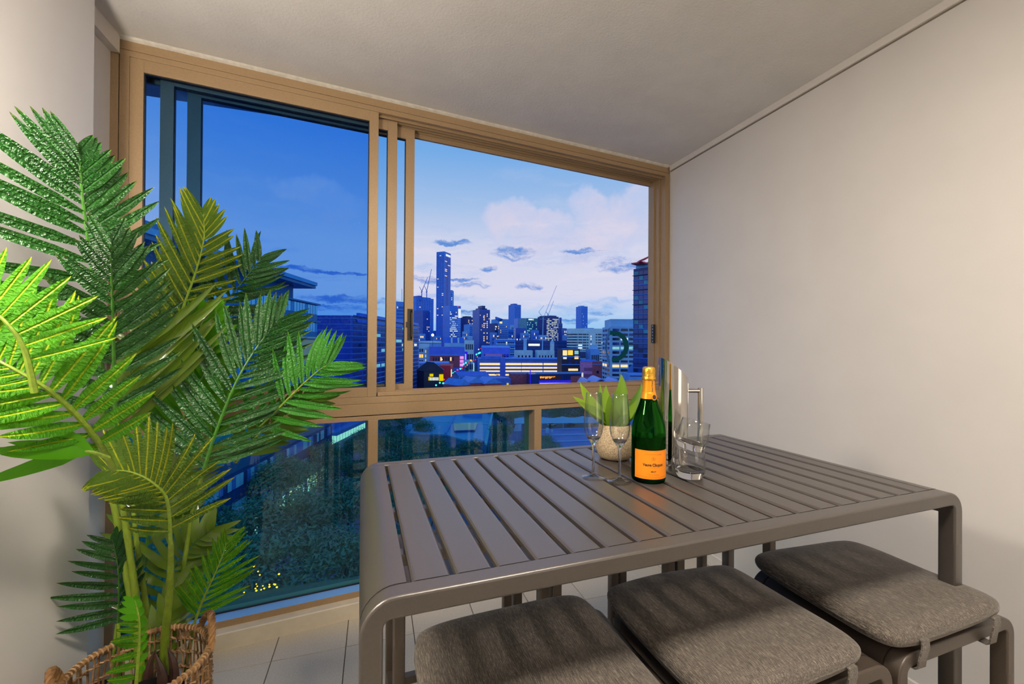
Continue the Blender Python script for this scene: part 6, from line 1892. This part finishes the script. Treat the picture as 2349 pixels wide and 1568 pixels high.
def tree(u, v, ztop, rad, label, group=None, far=False, P=None):
    """tree whose crown middle is seen at (u, v), crown centre at height ztop - rad*0.7"""
    zc = ztop - rad * 0.6
    c = P or on_z(u, v, zc)
    t = thing('leafy_tree', label, 'tree', (c.x, c.y, GZ), 0, group)
    a = trnd.uniform(0, 6.28)
    link('crown', trnd.choice(CRF if far else CR), t, Matrix.Translation((c.x, c.y, zc)) @ Matrix.Rotation(a, 4, 'Z') @ Matrix.Diagonal((rad, rad, rad * trnd.uniform(0.8, 1.05), 1)))
    hgt = zc - rad * 0.3 - GZ
    link('trunk', TRK, t, Matrix.Translation((c.x, c.y, GZ)) @ Matrix.Rotation(a, 4, 'Z') @ Matrix.Diagonal((rad * 1.3, rad * 1.3, hgt, 1)))
parkl = 'dark teal-green park tree in the mass of crowns far below the low panes'
ORD = 'first second third fourth fifth sixth seventh eighth ninth tenth eleventh twelfth thirteenth fourteenth fifteenth sixteenth'.split()
def park(lst, z0, r0, row):
    order = sorted(range(len(lst)), key=lambda k: lst[k][0])
    for n_, k in enumerate(order):
        u, v = lst[k]
        tree(u, v, z0 + trnd.uniform(-2, 2), r0 * trnd.uniform(0.85, 1.2), 'dark teal park tree, %s from the left in the %s row of crowns below' % (ORD[n_], row), 'trees of the park below')
# nearest crowns, straight below, then row on row away from the house
park([(330, 1330), (450, 1400), (560, 1370), (660, 1345), (760, 1310), (860, 1300), (380, 1220), (500, 1250), (600, 1230), (700, 1215), (800, 1190), (900, 1180), (400, 1120), (980, 1150)], GZ + 17, 5.6, 'nearest')
park([(430, 1100), (520, 1130), (610, 1120), (700, 1105), (780, 1085), (860, 1085), (930, 1070), (560, 1060), (640, 1070), (1020, 1060), (1100, 1075), (1180, 1060), (1260, 1060)], GZ + 13, 5.8, 'middle')
park([(690, 1062), (745, 1058), (812, 1040), (880, 1035), (940, 1032), (1000, 1036), (1075, 1038), (905, 1010), (840, 1022), (1148, 1046), (655, 1085), (1205, 1040)], GZ + 10, 5.0, 'farthest')
for (u, v, r, lb) in ((900, 975, 7.5, 'broad dark tree at the mullion, left of the warehouse roof'), (935, 958, 8, 'tall dark tree behind the pale kiosk'), (970, 985, 5, 'rounded tree touching the warehouse roof edge'), (1150, 952, 7, 'dark spreading tree right of the warehouse'), (1178, 960, 5, 'narrow dark tree before the shade sail'), (1152, 1000, 5, 'low tree over the courtyard annex'),
                      (1262, 952, 9, 'dark tree line tree behind the shade sail, at the mullion'), (1310, 945, 9, 'dark bushy tree behind the middle of the shade sail'), (1365, 945, 9, 'dark tree behind the shade sail, past the flutes'), (1250, 1028, 4.5, 'dark bush corner tree at the edge of the striped roof')):
    tree(u, v, GZ + 12, r, lb)
for (u, v, r, lb) in ((1018, 866, 8, 'dark street tree behind the yellow-signed shop front'), (1040, 868, 8.5, 'big dark street tree right of the signals'), (983, 876, 8, 'dark tree in front of the yellow-signed shop'), (1065, 849, 6, 'street tree by the red signal'), (1078, 818, 7, 'dark round tree beside the blue sign'), (1074, 798, 9, 'dark tree left of the capped tower foot'), (1088, 790, 9, 'tall dark tree at the capped tower foot'), (1096, 848, 5, 'tree at the car park corner'), (1138, 862, 4, 'bush before the car park'), (1352, 862, 7, 'dark tree before the brick warehouse'), (1000, 820, 5, 'small tree on the grey shed terrace'), (735, 795, 14, 'dark tree on the horizon beside the lattice mast'), (760, 800, 12, 'dark trees clump right of the lattice mast'), (745, 850, 12, 'dark street tree right of the lit sandy wall'), (785, 845, 11, 'dark tree left of the balcony block foot')):
    tree(u, v, GZ + 11, r, lb, None, True)
# warm fairy lights in the nearest crowns
fl_t = thing('fairy_lights', 'cluster of tiny warm fairy lights in the crowns at the foot of the low pane', 'lights', on_z(610, 1350, GZ + 17))
g_fairy = glow('fairy_glow', (1.0, 0.24, 0.01), 12)
fr = random.Random(31)
bulb = MB(); bulb.lathe([(0, -0.05), (0.05, 0), (0, 0.05)], (0, 0, 0), 6); bme = bulb.mesh('bulb', g_fairy)
pts = [(588, 1339), (590, 1344), (586, 1349), (588, 1354), (590, 1358), (603, 1343), (618, 1340), (618, 1345), (628, 1339), (631, 1340), (635, 1346), (637, 1350), (637, 1354), (608, 1358), (620, 1362), (621, 1361), (606, 1367), (605, 1371), (608, 1375), (604, 1377), (560, 1358), (592, 1310), (596, 1318), (640, 1316), (697, 1353), (599, 1352), (606, 1349), (632, 1358), (582, 1298), (612, 1364)]
for u, v in pts:
    p = on_z(u, v, GZ + 20.5); link('bulb', bme, fl_t, Matrix.Translation(p) @ Matrix.Scale(fr.uniform(1.2, 2.2), 4))
